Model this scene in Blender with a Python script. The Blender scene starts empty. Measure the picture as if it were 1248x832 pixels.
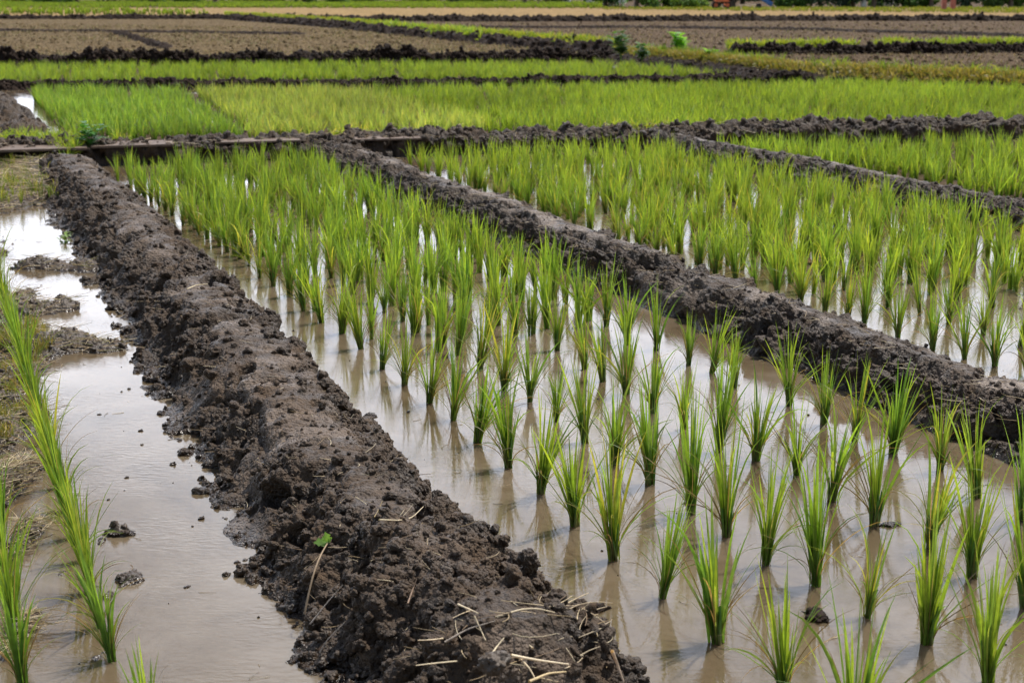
import bpy, math, random
import numpy as np
from mathutils import Vector

SC = bpy.context.scene
COL = SC.collection
RNG = np.random.default_rng(11)
random.seed(5)

# ------------------------------------------------------------------ camera geometry
F, CX, CY, CAMH = 1733.0, 624.0, 416.0, 1.5
PITCH = math.atan(424 / F)
CP, SP = math.cos(PITCH), math.sin(PITCH)
def G(x, y, z=0.0):
    """ground point (height z) that the photograph shows at x, y"""
    a, b = (x - CX) / F, (CY - y) / F
    dx, dy, dz = a, CP + b * SP, -SP + b * CP
    k = (z - CAMH) / dz
    return np.array([dx * k, dy * k, z])
def project(P):
    P = np.asarray(P, float) - np.array([0, 0, CAMH])
    f = P[..., 1] * CP - P[..., 2] * SP
    u = P[..., 1] * SP + P[..., 2] * CP
    return CX + F * P[..., 0] / f, CY - F * u / f
ANG = math.atan(721 / math.hypot(F, 424))
U = np.array([-math.sin(ANG), math.cos(ANG)])     # direction the ridges run in
N = np.array([math.cos(ANG), math.sin(ANG)])      # across the ridges
def st(P): return float(P[0] * N[0] + P[1] * N[1]), float(P[0] * U[0] + P[1] * U[1])
def W(s, t, z=0.0): return np.array([s * N[0] + t * U[0], s * N[1] + t * U[1], z])
def s_of(m): return st(G(-97 + m * 500, 492))[0]
def t_of(m, y): return st(G(-97 + m * (y + 8), y))[1]

# ------------------------------------------------------------------ numpy noise
def _h(ix, iy, iz, k):
    h = (ix.astype(np.int64) * 374761393 + iy.astype(np.int64) * 668265263 + iz.astype(np.int64) * 2147483647 + k * 974711) & 0xFFFFFFFF
    h = ((h ^ (h >> 13)) * 1274126177) & 0xFFFFFFFF
    h = ((h ^ (h >> 16)) * 2246822519) & 0xFFFFFFFF
    h = h ^ (h >> 15)
    return (h & 0xFFFFFF).astype(np.float64) / 0xFFFFFF
def vnoise(P, scale, seed=0):
    q = P * scale + 100.0
    i = np.floor(q); f = q - i; i = i.astype(np.int64)
    f = f * f * f * (f * (f * 6 - 15) + 10)
    r = 0
    for a in (0, 1):
        for b in (0, 1):
            for c in (0, 1):
                w = (f[:, 0] if a else 1 - f[:, 0]) * (f[:, 1] if b else 1 - f[:, 1]) * (f[:, 2] if c else 1 - f[:, 2])
                r = r + w * _h(i[:, 0] + a, i[:, 1] + b, i[:, 2] + c, seed)
    return r * 2 - 1
def fbm(P, scale, octaves=4, seed=0, gain=.5):
    r, a, tot = 0, 1.0, 0
    for o in range(octaves):
        r = r + a * vnoise(P, scale * 2.03 ** o, seed + o * 7); tot += a; a *= gain
    return r / tot
def worley(P, scale, seed=0):
    q = P * scale + 100.0
    i = np.floor(q).astype(np.int64); f = q - i
    best = np.full(len(P), 9.0)
    for a in (-1, 0, 1):
        for b in (-1, 0, 1):
            for c in (-1, 0, 1):
                x, y, z = i[:, 0] + a, i[:, 1] + b, i[:, 2] + c
                d = (a + _h(x, y, z, seed) - f[:, 0]) ** 2 + (b + _h(x, y, z, seed + 1) - f[:, 1]) ** 2 + (c + _h(x, y, z, seed + 2) - f[:, 2]) ** 2
                best = np.minimum(best, d)
    return np.sqrt(best)

# ------------------------------------------------------------------ mesh helpers
def mesh_np(name, V, Fq, mat, tint=None, smooth=True):
    """V (n,3); Fq: (m,4) or (m,3) arrays, or a list of several such arrays"""
    me = bpy.data.meshes.new(name)
    fs = Fq if isinstance(Fq, list) else [Fq]
    fs = [np.asarray(f, np.int32) for f in fs if len(f)]
    V = np.asarray(V, np.float32)
    me.vertices.add(len(V)); me.vertices.foreach_set('co', V.ravel())
    loops = np.concatenate([f.ravel() for f in fs])
    tot = np.concatenate([np.full(len(f), f.shape[1], np.int32) for f in fs])
    start = np.concatenate([[0], np.cumsum(tot)[:-1]]).astype(np.int32)
    me.loops.add(len(loops)); me.loops.foreach_set('vertex_index', loops)
    me.polygons.add(len(tot)); me.polygons.foreach_set('loop_start', start)
    if smooth: me.polygons.foreach_set('use_smooth', np.ones(len(tot), bool))
    me.update(calc_edges=True); me.validate()
    if tint is not None:
        at = me.attributes.new('tint', 'FLOAT_COLOR', 'POINT')
        c = np.ones((len(V), 4), np.float32); c[:, :3] = tint
        at.data.foreach_set('color', c.ravel())
    me.materials.append(mat)
    return me
def link(name, me, parent=None, loc=None):
    o = bpy.data.objects.new(name, me); COL.objects.link(o)
    if parent is not None: o.parent = parent
    if loc is not None: o.location = [float(c) for c in loc]
    return o
def tag(o, label=None, cat=None, group=None, kind=None):
    if label: o['label'] = label
    if cat: o['category'] = cat
    if group: o['group'] = group
    if kind: o['kind'] = kind
    return o
def grid_faces(nu, nv):
    a = np.arange((nu - 1) * nv).reshape(nu - 1, nv)[:, :-1].ravel()
    return np.stack([a, a + 1, a + nv + 1, a + nv], 1)
class Batch:
    def __init__(s): s.V, s.F, s.C, s.n = [], {3: [], 4: []}, [], 0
    def add(s, V, Fs, C=None):
        if C is None and s.C: C = np.zeros((len(V), 3))
        for f in (Fs if isinstance(Fs, list) else [Fs]):
            if len(f): s.F[f.shape[1]].append(f + s.n)
        s.V.append(V); s.n += len(V)
        if C is not None: s.C.append(C)
    def mesh(s, name, mat, smooth=True):
        fs = [np.concatenate(s.F[k]) for k in (3, 4) if s.F[k]]
        return mesh_np(name, np.concatenate(s.V), fs, mat, np.concatenate(s.C) if s.C else None, smooth)

def ico(sub):
    import bmesh
    bm = bmesh.new(); bmesh.ops.create_icosphere(bm, subdivisions=sub, radius=1)
    V = np.array([v.co[:] for v in bm.verts]); Fc = np.array([[v.index for v in f.verts] for f in bm.faces]); bm.free()
    return V, Fc
CLODS = {}
for sub, cnt in ((2, 14), (3, 14), (4, 6)):
    V0, F0 = ico(sub); CLODS[sub] = []
    for k in range(cnt):
        off = np.array([k * 13.1, sub * 7.7, 3.3])
        r = .8 + .42 * vnoise(V0 + off, 1.1, 3) + .42 * (.5 - worley(V0 + off, 1.7, 4))
        if sub > 2: r += .26 * (.45 - worley(V0 + off, 3.6, 9)) + .08 * vnoise(V0 + off, 7, 8)
        if sub > 3: r += .05 * (.5 - worley(V0 + off, 11, 19)) + .03 * vnoise(V0 + off, 16, 2)
        CLODS[sub].append((V0 * r[:, None], F0))
def rotmats(n, rng):
    q = rng.normal(size=(n, 4)); q /= np.linalg.norm(q, axis=1)[:, None]
    w, x, y, z = q.T
    return np.stack([1 - 2 * (y * y + z * z), 2 * (x * y - z * w), 2 * (x * z + y * w), 2 * (x * y + z * w), 1 - 2 * (x * x + z * z), 2 * (y * z - x * w),
                     2 * (x * z - y * w), 2 * (y * z + x * w), 1 - 2 * (x * x + y * y)], 1).reshape(n, 3, 3)
def add_clods(B, P, R, rng, sub_for):
    M = rotmats(len(P), rng)
    for i in range(len(P)):
        sub = sub_for(P[i], R[i])
        V0, F0 = CLODS[sub][rng.integers(len(CLODS[sub]))]
        sc = R[i] * rng.uniform(.75, 1.25, 3)
        B.add((V0 * sc) @ M[i].T + P[i], F0)

# ------------------------------------------------------------------ materials
def mat_new(name):
    m = bpy.data.materials.new(name); m.use_nodes = True
    nt = m.node_tree; nt.nodes.clear()
    return m, nt, nt.nodes, nt.links
def nd(ns, t, **kw):
    n = ns.new(t)
    for k, v in kw.items():
        if k in n.inputs: n.inputs[k].default_value = v
        else: setattr(n, k, v)
    return n
def ramp(ns, stops):
    r = ns.new('ShaderNodeValToRGB'); e = r.color_ramp.elements
    while len(e) < len(stops): e.new(.5)
    for el, (p, c) in zip(e, stops):
        el.position = p; el.color = (c, c, c, 1) if isinstance(c, (int, float)) else (*c, 1)
    return r
def soil_material(name, dark, mid, pale, pale_amt=.62, fine=160.0, rough=(.5, .85), bump=.85, bdist=.005, spec=.14, wet=False):
    m, nt, ns, ln = mat_new(name)
    out = ns.new('ShaderNodeOutputMaterial'); b = ns.new('ShaderNodeBsdfPrincipled')
    g = ns.new('ShaderNodeNewGeometry')
    n1 = nd(ns, 'ShaderNodeTexNoise', Scale=9.0, Detail=6.0, Roughness=.65)
    n2 = nd(ns, 'ShaderNodeTexNoise', Scale=fine * .55, Detail=5.0, Roughness=.7)
    n3 = nd(ns, 'ShaderNodeTexNoise', Scale=3.1, Detail=5.0, Roughness=.6, Distortion=.6)
    n4 = nd(ns, 'ShaderNodeTexVoronoi', Scale=fine)
    for n in (n1, n2, n3, n4): ln.new(g.outputs['Position'], n.inputs['Vector'])
    r1 = ramp(ns, [(.3, dark), (.72, mid)]); ln.new(n1.outputs['Fac'], r1.inputs['Fac'])
    r2 = ramp(ns, [(.3, .62), (.7, 1.3)]); ln.new(n2.outputs['Fac'], r2.inputs['Fac'])
    mul = ns.new('ShaderNodeMix'); mul.data_type = 'RGBA'; mul.blend_type = 'MULTIPLY'; mul.inputs[0].default_value = 1
    n6 = nd(ns, 'ShaderNodeTexNoise', Scale=.8, Detail=7.0, Roughness=.7); ln.new(g.outputs['Position'], n6.inputs['Vector'])
    r6 = ramp(ns, [(.3, .72), (.7, 1.25)]); ln.new(n6.outputs['Fac'], r6.inputs['Fac'])
    mu2 = ns.new('ShaderNodeMix'); mu2.data_type = 'RGBA'; mu2.blend_type = 'MULTIPLY'; mu2.inputs[0].default_value = 1
    ln.new(r1.outputs[0], mu2.inputs[6]); ln.new(r6.outputs[0], mu2.inputs[7])
    ln.new(mu2.outputs[2], mul.inputs[6]); ln.new(r2.outputs[0], mul.inputs[7])
    r3 = ramp(ns, [(pale_amt - .06, 0.0), (pale_amt + .1, 1.0)]); ln.new(n3.outputs['Fac'], r3.inputs['Fac'])
    sep = ns.new('ShaderNodeSeparateXYZ'); ln.new(g.outputs['Normal'], sep.inputs[0])
    r4 = ramp(ns, [(.75, 0.0), (.97, 1.0)]); ln.new(sep.outputs['Z'], r4.inputs['Fac'])
    mm = nd(ns, 'ShaderNodeMath', operation='MULTIPLY'); ln.new(r3.outputs[0], mm.inputs[0]); ln.new(n2.outputs['Fac'], mm.inputs[1])
    mx = ns.new('ShaderNodeMix'); mx.data_type = 'RGBA'; mx.inputs[7].default_value = (*pale, 1)
    at = nd(ns, 'ShaderNodeAttribute', attribute_name='tint'); r5 = ramp(ns, [(.38, .15), (.62, 1.0)]); ln.new(n2.outputs['Fac'], r5.inputs['Fac'])
    pm = nd(ns, 'ShaderNodeMath', operation='MULTIPLY'); ln.new(at.outputs['Fac'], pm.inputs[0]); ln.new(r5.outputs[0], pm.inputs[1])
    pa = nd(ns, 'ShaderNodeMath', operation='MULTIPLY_ADD'); pa.inputs[1].default_value = .4; pa.use_clamp = True; ln.new(mm.outputs[0], pa.inputs[0]); ln.new(pm.outputs[0], pa.inputs[2]); mm = pa
    ln.new(mm.outputs[0], mx.inputs[0]); ln.new(mul.outputs[2], mx.inputs[6])
    rr = ramp(ns, [(.35, rough[0]), (.65, rough[1])]); ln.new(n1.outputs['Fac'], rr.inputs['Fac'])
    if wet:      # soaked band just above the waterline
        sp = ns.new('ShaderNodeSeparateXYZ'); ln.new(g.outputs['Position'], sp.inputs[0])
        wv = nd(ns, 'ShaderNodeMath', operation='MULTIPLY_ADD'); wv.inputs[1].default_value = -.05; ln.new(n3.outputs['Fac'], wv.inputs[0]); ln.new(sp.outputs['Z'], wv.inputs[2])
        wm = nd(ns, 'ShaderNodeMapRange'); wm.inputs['From Min'].default_value = -.02; wm.inputs['From Max'].default_value = .012; wm.inputs['To Min'].default_value = 1; wm.inputs['To Max'].default_value = 0
        ln.new(wv.outputs[0], wm.inputs['Value'])
        wc = ns.new('ShaderNodeMix'); wc.data_type = 'RGBA'; wc.blend_type = 'MULTIPLY'; wc.inputs[7].default_value = (.6, .57, .53, 1)
        ln.new(wm.outputs[0], wc.inputs[0]); ln.new(mx.outputs[2], wc.inputs[6]); ln.new(wc.outputs[2], b.inputs['Base Color'])
        wr_ = ns.new('ShaderNodeMix'); wr_.inputs[3].default_value = .22; ln.new(wm.outputs[0], wr_.inputs[0]); ln.new(rr.outputs[0], wr_.inputs[2]); ln.new(wr_.outputs[0], b.inputs['Roughness'])
    else:
        ln.new(mx.outputs[2], b.inputs['Base Color']); ln.new(rr.outputs[0], b.inputs['Roughness']); b.inputs['Specular IOR Level'].default_value = spec
    ad = nd(ns, 'ShaderNodeMath', operation='ADD'); ln.new(n2.outputs['Fac'], ad.inputs[0])
    v2 = nd(ns, 'ShaderNodeTexVoronoi', Scale=fine * .42); ln.new(g.outputs['Position'], v2.inputs['Vector'])
    a2 = nd(ns, 'ShaderNodeMath', operation='MULTIPLY_ADD'); a2.inputs[1].default_value = 2.0; ln.new(v2.outputs['Distance'], a2.inputs[0]); ln.new(n4.outputs['Distance'], a2.inputs[2])
    ng = nd(ns, 'ShaderNodeMath', operation='MULTIPLY'); ng.inputs[1].default_value = -1.0; ln.new(a2.outputs[0], ng.inputs[0]); ln.new(ng.outputs[0], ad.inputs[1])
    bp = nd(ns, 'ShaderNodeBump', Strength=bump, Distance=bdist); ln.new(ad.outputs[0], bp.inputs['Height'])
    ln.new(bp.outputs[0], b.inputs['Normal']); ln.new(b.outputs[0], out.inputs[0])
    return m
M_SOIL = soil_material('wet_soil', (.026, .0145, .006), (.080, .047, .022), (.17, .122, .085), .64, wet=True)
M_SOIL2 = soil_material('grey_soil', (.026, .015, .0075), (.078, .049, .027), (.25, .195, .15), .61, wet=True)
M_SOILFAR = soil_material('dark_soil', (.016, .010, .007), (.046, .030, .021), (.085, .065, .052), .68, fine=40, bdist=.015, spec=.08)
M_PLOUGH = soil_material('ploughed_soil', (.085, .060, .032), (.215, .155, .086), (.14, .14, .055), .56, fine=14, rough=(.8, .95), bump=.9, bdist=.05, spec=.03)
M_PLOUGH2 = soil_material('brown_ploughed_soil', (.070, .047, .030), (.168, .120, .076), (.11, .11, .05), .62, fine=14, rough=(.8, .95), bump=.9, bdist=.05, spec=.03)
M_TAN = soil_material('tan_soil', (.22, .15, .068), (.34, .23, .105), (.20, .18, .065), .6, fine=8, rough=(.85, .95), bump=.6, bdist=.05, spec=.03)
M_MUD = soil_material('silt_mud', (.055, .038, .026), (.115, .085, .058), (.17, .14, .10), .6, fine=90, rough=(.35, .7), wet=True)

def water_material():
    m, nt, ns, ln = mat_new('muddy_water')
    out = ns.new('ShaderNodeOutputMaterial'); b = ns.new('ShaderNodeBsdfPrincipled')
    g = ns.new('ShaderNodeNewGeometry')
    n1 = nd(ns, 'ShaderNodeTexNoise', Scale=1.7, Detail=6.0, Roughness=.62, Distortion=.9)
    n2 = nd(ns, 'ShaderNodeTexNoise', Scale=16.0, Detail=5.0, Roughness=.6)
    mp = ns.new('ShaderNodeMapping'); mp.inputs['Scale'].default_value = (1, 2.6, 1)
    ln.new(g.outputs['Position'], mp.inputs[0])
    n3 = nd(ns, 'ShaderNodeTexNoise', Scale=26.0, Detail=3.0, Roughness=.55, Distortion=.3)
    n4 = nd(ns, 'ShaderNodeTexNoise', Scale=3.0, Detail=2.0)
    ln.new(g.outputs['Position'], n1.inputs['Vector']); ln.new(g.outputs['Position'], n2.inputs['Vector'])
    ln.new(mp.outputs[0], n3.inputs['Vector']); ln.new(g.outputs['Position'], n4.inputs['Vector'])
    r = ramp(ns, [(.25, (.070, .048, .023)), (.5, (.125, .092, .055)), (.75, (.180, .142, .096))])
    ad = nd(ns, 'ShaderNodeMath', operation='MULTIPLY_ADD'); ad.inputs[1].default_value = .25
    ln.new(n2.outputs['Fac'], ad.inputs[0]); ln.new(n1.outputs['Fac'], ad.inputs[2])
    sb = nd(ns, 'ShaderNodeMath', operation='SUBTRACT'); sb.inputs[1].default_value = .125; ln.new(ad.outputs[0], sb.inputs[0])
    ln.new(sb.outputs[0], r.inputs['Fac']); ln.new(r.outputs[0], b.inputs['Base Color'])
    b.inputs['Roughness'].default_value = .03; b.inputs['IOR'].default_value = 1.36
    b.subsurface_method = 'BURLEY'; b.inputs['Subsurface Weight'].default_value = .8; b.inputs['Subsurface Radius'].default_value = (1.0, .8, .6); b.inputs['Subsurface Scale'].default_value = .035
    rs = ramp(ns, [(.35, .02), (.7, .2)]); ln.new(n4.outputs['Fac'], rs.inputs['Fac'])
    bp = nd(ns, 'ShaderNodeBump', Distance=.006); ln.new(n3.outputs['Fac'], bp.inputs['Height']); ln.new(rs.outputs[0], bp.inputs['Strength'])
    ln.new(bp.outputs[0], b.inputs['Normal']); ln.new(b.outputs[0], out.inputs[0])
    return m
M_WATER = water_material()

def leaf_material(name, trans=.5, sheen=.42, noise=60, gain=1.34):
    m, nt, ns, ln = mat_new(name)
    out = ns.new('ShaderNodeOutputMaterial'); b = ns.new('ShaderNodeBsdfPrincipled'); t = ns.new('ShaderNodeBsdfTranslucent')
    a = nd(ns, 'ShaderNodeAttribute', attribute_name='tint')
    g = ns.new('ShaderNodeNewGeometry')
    n = nd(ns, 'ShaderNodeTexNoise', Scale=float(noise), Detail=3.0); ln.new(g.outputs['Position'], n.inputs['Vector'])
    r = ramp(ns, [(.3, .75 * gain), (.7, 1.2 * gain)]); ln.new(n.outputs['Fac'], r.inputs['Fac'])
    mul = ns.new('ShaderNodeMix'); mul.data_type = 'RGBA'; mul.blend_type = 'MULTIPLY'; mul.inputs[0].default_value = 1
    ln.new(a.outputs['Color'], mul.inputs[6]); ln.new(r.outputs[0], mul.inputs[7])
    ln.new(mul.outputs[2], b.inputs['Base Color'])
    b.inputs['Roughness'].default_value = sheen; b.inputs['Specular IOR Level'].default_value = .35
    tc = ns.new('ShaderNodeMix'); tc.data_type = 'RGBA'; tc.blend_type = 'MULTIPLY'; tc.inputs[0].default_value = 1
    tc.inputs[7].default_value = (1.65, 1.5, .7, 1); ln.new(mul.outputs[2], tc.inputs[6]); ln.new(tc.outputs[2], t.inputs[0])
    mx = ns.new('ShaderNodeMixShader'); mx.inputs[0].default_value = trans
    ln.new(b.outputs[0], mx.inputs[1]); ln.new(t.outputs[0], mx.inputs[2]); ln.new(mx.outputs[0], out.inputs[0])
    return m
M_LEAF = leaf_material('rice_leaf')
M_STEM = leaf_material('rice_stem', .12)
M_STRAW = leaf_material('dry_straw', .1, .6)
M_TREE = leaf_material('tree_leaf', .3, .5, 2)
def plain(name, c, rough=.6, var=.25, scale=8.0, bump=0.0):
    m, nt, ns, ln = mat_new(name)
    out = ns.new('ShaderNodeOutputMaterial'); b = ns.new('ShaderNodeBsdfPrincipled')
    g = ns.new('ShaderNodeNewGeometry')
    n = nd(ns, 'ShaderNodeTexNoise', Scale=scale, Detail=5.0); ln.new(g.outputs['Position'], n.inputs['Vector'])
    r = ramp(ns, [(.3, tuple(x * (1 - var) for x in c)), (.7, tuple(min(1, x * (1 + var)) for x in c))])
    ln.new(n.outputs['Fac'], r.inputs['Fac']); ln.new(r.outputs[0], b.inputs['Base Color']); b.inputs['Roughness'].default_value = rough
    if bump:
        bp = nd(ns, 'ShaderNodeBump', Strength=bump, Distance=.01); ln.new(n.outputs['Fac'], bp.inputs['Height']); ln.new(bp.outputs[0], b.inputs['Normal'])
    ln.new(b.outputs[0], out.inputs[0])
    return m

# ------------------------------------------------------------------ setting: ground and water
def poly_sheet(name, corners, z, mat):
    V = np.array([[c[0], c[1], z] for c in corners]); return link(name, mesh_np(name, V, np.array([range(len(V))]), mat, smooth=False))
tag(poly_sheet('ground', [(-1500, -300), (1500, -300), (1500, 2500), (-1500, 2500)], -.10, M_PLOUGH2), kind='structure')
water = poly_sheet('water', [(-30, -3), (30, -3), (30, 37), (-30, 37)], 0.0, M_WATER); tag(water, kind='structure')

# ------------------------------------------------------------------ ridges of mud
def catmull(P, n):
    P = np.array(P, float)
    d = np.concatenate([[0], np.cumsum(np.linalg.norm(np.diff(P, axis=0), axis=1))])
    return d, P
def ridge_mesh(name, path, prof, H, wl, wr, nu, nv, seed, mat, amp=1.0, geo=None, clods=0, clod_r=(.004, .028), wander=.05, wander_scale=1.2,
               z0=0.0, near=None, pits=1.0, smooth_top=0.0, extra=None, clod_pow=3.2, hvar=.25, ends=True):
    """sweep an irregular earth profile along a path on the ground"""
    P = np.array(path, float)[:, :2]
    d = np.concatenate([[0], np.cumsum(np.linalg.norm(np.diff(P, axis=0), axis=1))]); L = d[-1]
    if geo:   # finer steps at the start of the path
        uu = geo * ((L + geo) / geo) ** (np.arange(nu) / (nu - 1)) - geo
    else: uu = np.linspace(0, L, nu)
    px, py = np.interp(uu, d, P[:, 0]), np.interp(uu, d, P[:, 1])
    tx, ty = np.gradient(px, uu), np.gradient(py, uu)
    k = np.maximum(1, int(nu * .01)); ker = np.ones(2 * k + 1) / (2 * k + 1)
    tx = np.convolve(np.pad(tx, k, 'edge'), ker, 'valid'); ty = np.convolve(np.pad(ty, k, 'edge'), ker, 'valid')
    ln_ = np.hypot(tx, ty); tx /= ln_; ty /= ln_
    nx, ny = ty, -tx                         # to the right of the path direction
    q1 = np.stack([px, py, np.full(nu, seed * 3.1)], 1)
    cw = wander * fbm(q1, wander_scale, 3, seed); lw = 1 + wander / .3 * .6 * fbm(q1, wander_scale * 1.5, 3, seed + 40); rw = 1 + wander / .3 * .6 * fbm(q1, wander_scale * 1.6, 3, seed + 80)
    hh = H * (1 + hvar * fbm(q1, wander_scale, 3, seed + 120))
    if ends:
        hh = hh * np.clip(np.minimum(uu, L - uu) / (H * 1.2) + .15, .05, 1)
    v = np.linspace(prof[0][0], prof[-1][0], nv)
    pv, pz = np.array(prof).T
    vz = np.interp(v, pv, pz)
    kk = max(1, nv // 24); ker = np.hanning(2 * kk + 3)[1:-1]; ker /= ker.sum()
    vz = np.convolve(np.pad(vz, kk, 'edge'), ker, 'valid')
    VV, UU = np.meshgrid(v, np.arange(nu))
    w = np.where(VV < 0, wl * lw[:, None], wr * rw[:, None])
    Q = cw[:, None] + VV * w
    Z = z0 + hh[:, None] * vz[None, :]
    X = px[:, None] + nx[:, None] * Q; Y = py[:, None] + ny[:, None] * Q
    B = np.stack([X, Y, Z], -1)
    dq = np.gradient(Q, axis=1); dz = np.gradient(Z, axis=1)
    ll = np.hypot(dq, dz) + 1e-9
    nq, nz = -dz / ll, dq / ll
    Nn = np.stack([nx[:, None] * nq, ny[:, None] * nq, nz], -1).reshape(-1, 3)
    P3 = B.reshape(-1, 3)
    hz = np.clip((P3[:, 2] - z0) / H, 0, 1)
    side = 1 - .55 * smooth_top * np.clip(1 - np.abs(VV.ravel() - .12) / .42, 0, 1)
    mask = np.clip(.35 + hz * 1.5, .0, 1) * side
    sc = H / .2
    wp = P3 + .02 * sc * np.stack([vnoise(P3, 14 / sc, seed + 5), vnoise(P3, 14 / sc, seed + 6), vnoise(P3, 14 / sc, seed + 7)], 1)
    D = .050 * fbm(P3, 5.0 / sc, 3, seed + 1)
    D += .088 * (.45 - worley(wp, 7.0 / sc, seed + 2))
    D += .050 * (.45 - worley(wp, 16.0 / sc, seed + 12))
    D += .016 * (.45 - worley(wp, 46.0 / sc, seed + 22))
    D += .006 * (.45 - worley(P3, 110 / sc, seed + 32)) + .004 * fbm(P3, 150 / sc, 2, seed + 33)
    pit = vnoise(P3, 8.5 / sc, seed + 60) + .5 * vnoise(P3, 19 / sc, seed + 61)
    D -= pits * .095 * np.clip((pit - .42) / .22, 0, 1) * np.clip(side * 1.3 - .3, 0, 1)
    sm = np.clip((fbm(P3, 2.6 / sc, 3, seed + 71) + .62 * np.clip(1 - np.abs(VV.ravel() - .18) / .6, 0, 1) - .28) / .22, 0, 1) * smooth_top * 1.25
    sm = np.clip(sm, 0, 1)
    D = D * (1 - .72 * sm) + .008 * sm
    D *= amp * mask * sc
    pale = sm * np.clip((fbm(P3, 6.0, 4, seed + 72) + .05) / .3, 0, 1)
    P3 = P3 + Nn * D[:, None]
    P3[:, 2] = np.where(hz < .02, np.minimum(P3[:, 2], z0 + .5 * D + .012), P3[:, 2])
    if extra is not None: P3 = extra(P3)
    Bt = Batch(); Bt.add(P3, grid_faces(nu, nv), np.repeat(pale[:, None], 3, 1))
    if clods:
        rng = np.random.default_rng(seed + 500)
        ok = np.where((P3[:, 2] > z0 - .01))[0]
        # weight so that clods spread evenly over real length
        iu = ok // nv; du = np.gradient(uu)[iu]
        if near: du = du / (1 + uu[iu] / near)
        fr = VV.ravel()[ok]; topw = 1 - .85 * sm[ok]
        p = du * topw; p /= p.sum()
        idx = rng.choice(ok, clods, p=p)
        R = clod_r[0] * (clod_r[1] / clod_r[0]) ** (rng.random(clods) ** clod_pow)
        C = P3[idx] + Nn[idx] * (R * rng.uniform(-.3, .45, clods))[:, None]
        add_clods(Bt, C, R, rng, lambda p_, r_: 3 if (r_ * 1300 / max(2., p_[1])) > 4.5 else 2)
    full = np.concatenate(Bt.V)
    return Bt.mesh(name, mat), full

PROF_BROAD = [(-1.35, -.5), (-1.0, 0), (-.72, .16), (-.52, .62), (-.30, .92), (0, 1), (.4, .96), (.72, .72), (1.0, 0), (1.25, -.6)]
PROF_NARROW = [(-1.3, -.7), (-1.0, 0), (-.80, .62), (-.5, .92), (0, 1), (.45, .88), (.8, .5), (1.0, 0), (1.3, -.5)]
PROF_ROUND = [(-1.3, -.5), (-1.0, 0), (-.6, .7), (0, 1), (.6, .7), (1.0, 0), (1.3, -.5)]

t_far = 12.2
SL, SR = s_of(.575), s_of(1.035)
bc = (SL + SR) / 2; bw = (SR - SL) / 2
t0 = 2.35
me, BP1 = ridge_mesh('mud_ridge', [W(bc, t0), W(bc, 5), W(bc - .0, 9), W(bc - .02, 12.6)], PROF_BROAD, .20, bw * 1.0, bw * 1.0, 1500, 400, 3, M_SOIL, amp=1.0,
                     geo=2.6, clods=14000, near=3.0, clod_r=(.0028, .026), wander=.05, smooth_top=.75, hvar=.2, pits=1.5)
tag(link('mud_ridge', me), 'broad dark brown crumbly mud ridge running from the bottom edge between puddle and paddy', 'mud ridge', 'mud ridges between the paddies')
s2a, s2b = s_of(2.31), s_of(2.31) + .50
c2 = (s2a + s2b) / 2; w2 = (s2b - s2a) / 2
me, BP2 = ridge_mesh('mud_ridge', [W(c2, 3.4), W(c2, 8), W(c2, 13.0)], PROF_NARROW, .165, w2, w2, 1300, 300, 17, M_SOIL2, amp=1.25, geo=4, clods=7000, near=5,
                     clod_r=(.003, .018), wander=.03, smooth_top=.8, hvar=.15)
tag(link('mud_ridge', me), 'narrow mud ridge with a pale dry top, crossing the green paddy to the right edge', 'mud ridge', 'mud ridges between the paddies')
s3 = s_of(4.78)
t3a, t3b = t_of(4.78, 330), st(G(775, 166))[1]
me, BP3 = ridge_mesh('mud_ridge', [W(s3, t3a), W(s3, t3b)], PROF_NARROW, .16, .24, .24, 900, 150, 29, M_SOIL2, amp=1.1, clods=3500, clod_r=(.005, .02), wander=.03, smooth_top=.8, hvar=.15)
tag(link('mud_ridge', me), 'thin mud ridge beyond the narrow one, running diagonally right from the cross ridge', 'mud ridge', 'mud ridges between the paddies')

def rpath(pts): return [G(x, y) for x, y in pts]
# cross ridge behind the near paddies: steep side to the viewer
PROF_CROSS = [(-1.3, -.6), (-1.0, 0), (-.75, .7), (-.45, 1.15), (-.1, 1), (.4, .88), (.93, .86), (.98, .1), (1.02, -.9)]
me, BX1 = ridge_mesh('mud_ridge', rpath([(-90, 204), (120, 199), (300, 193), (450, 189), (620, 184), (760, 180), (900, 178), (1080, 172), (1330, 162)]), PROF_CROSS, .19, .55, .26, 1500, 150, 41, M_SOIL,
                     amp=1.15, clods=6000, clod_r=(.006, .05), wander=.04, smooth_top=.1, hvar=.3, ends=False)
tag(link('mud_ridge', me), 'dark cross ridge of lumpy mud closing off the near paddies across the whole picture', 'mud ridge', 'mud ridges between the paddies')
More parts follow.
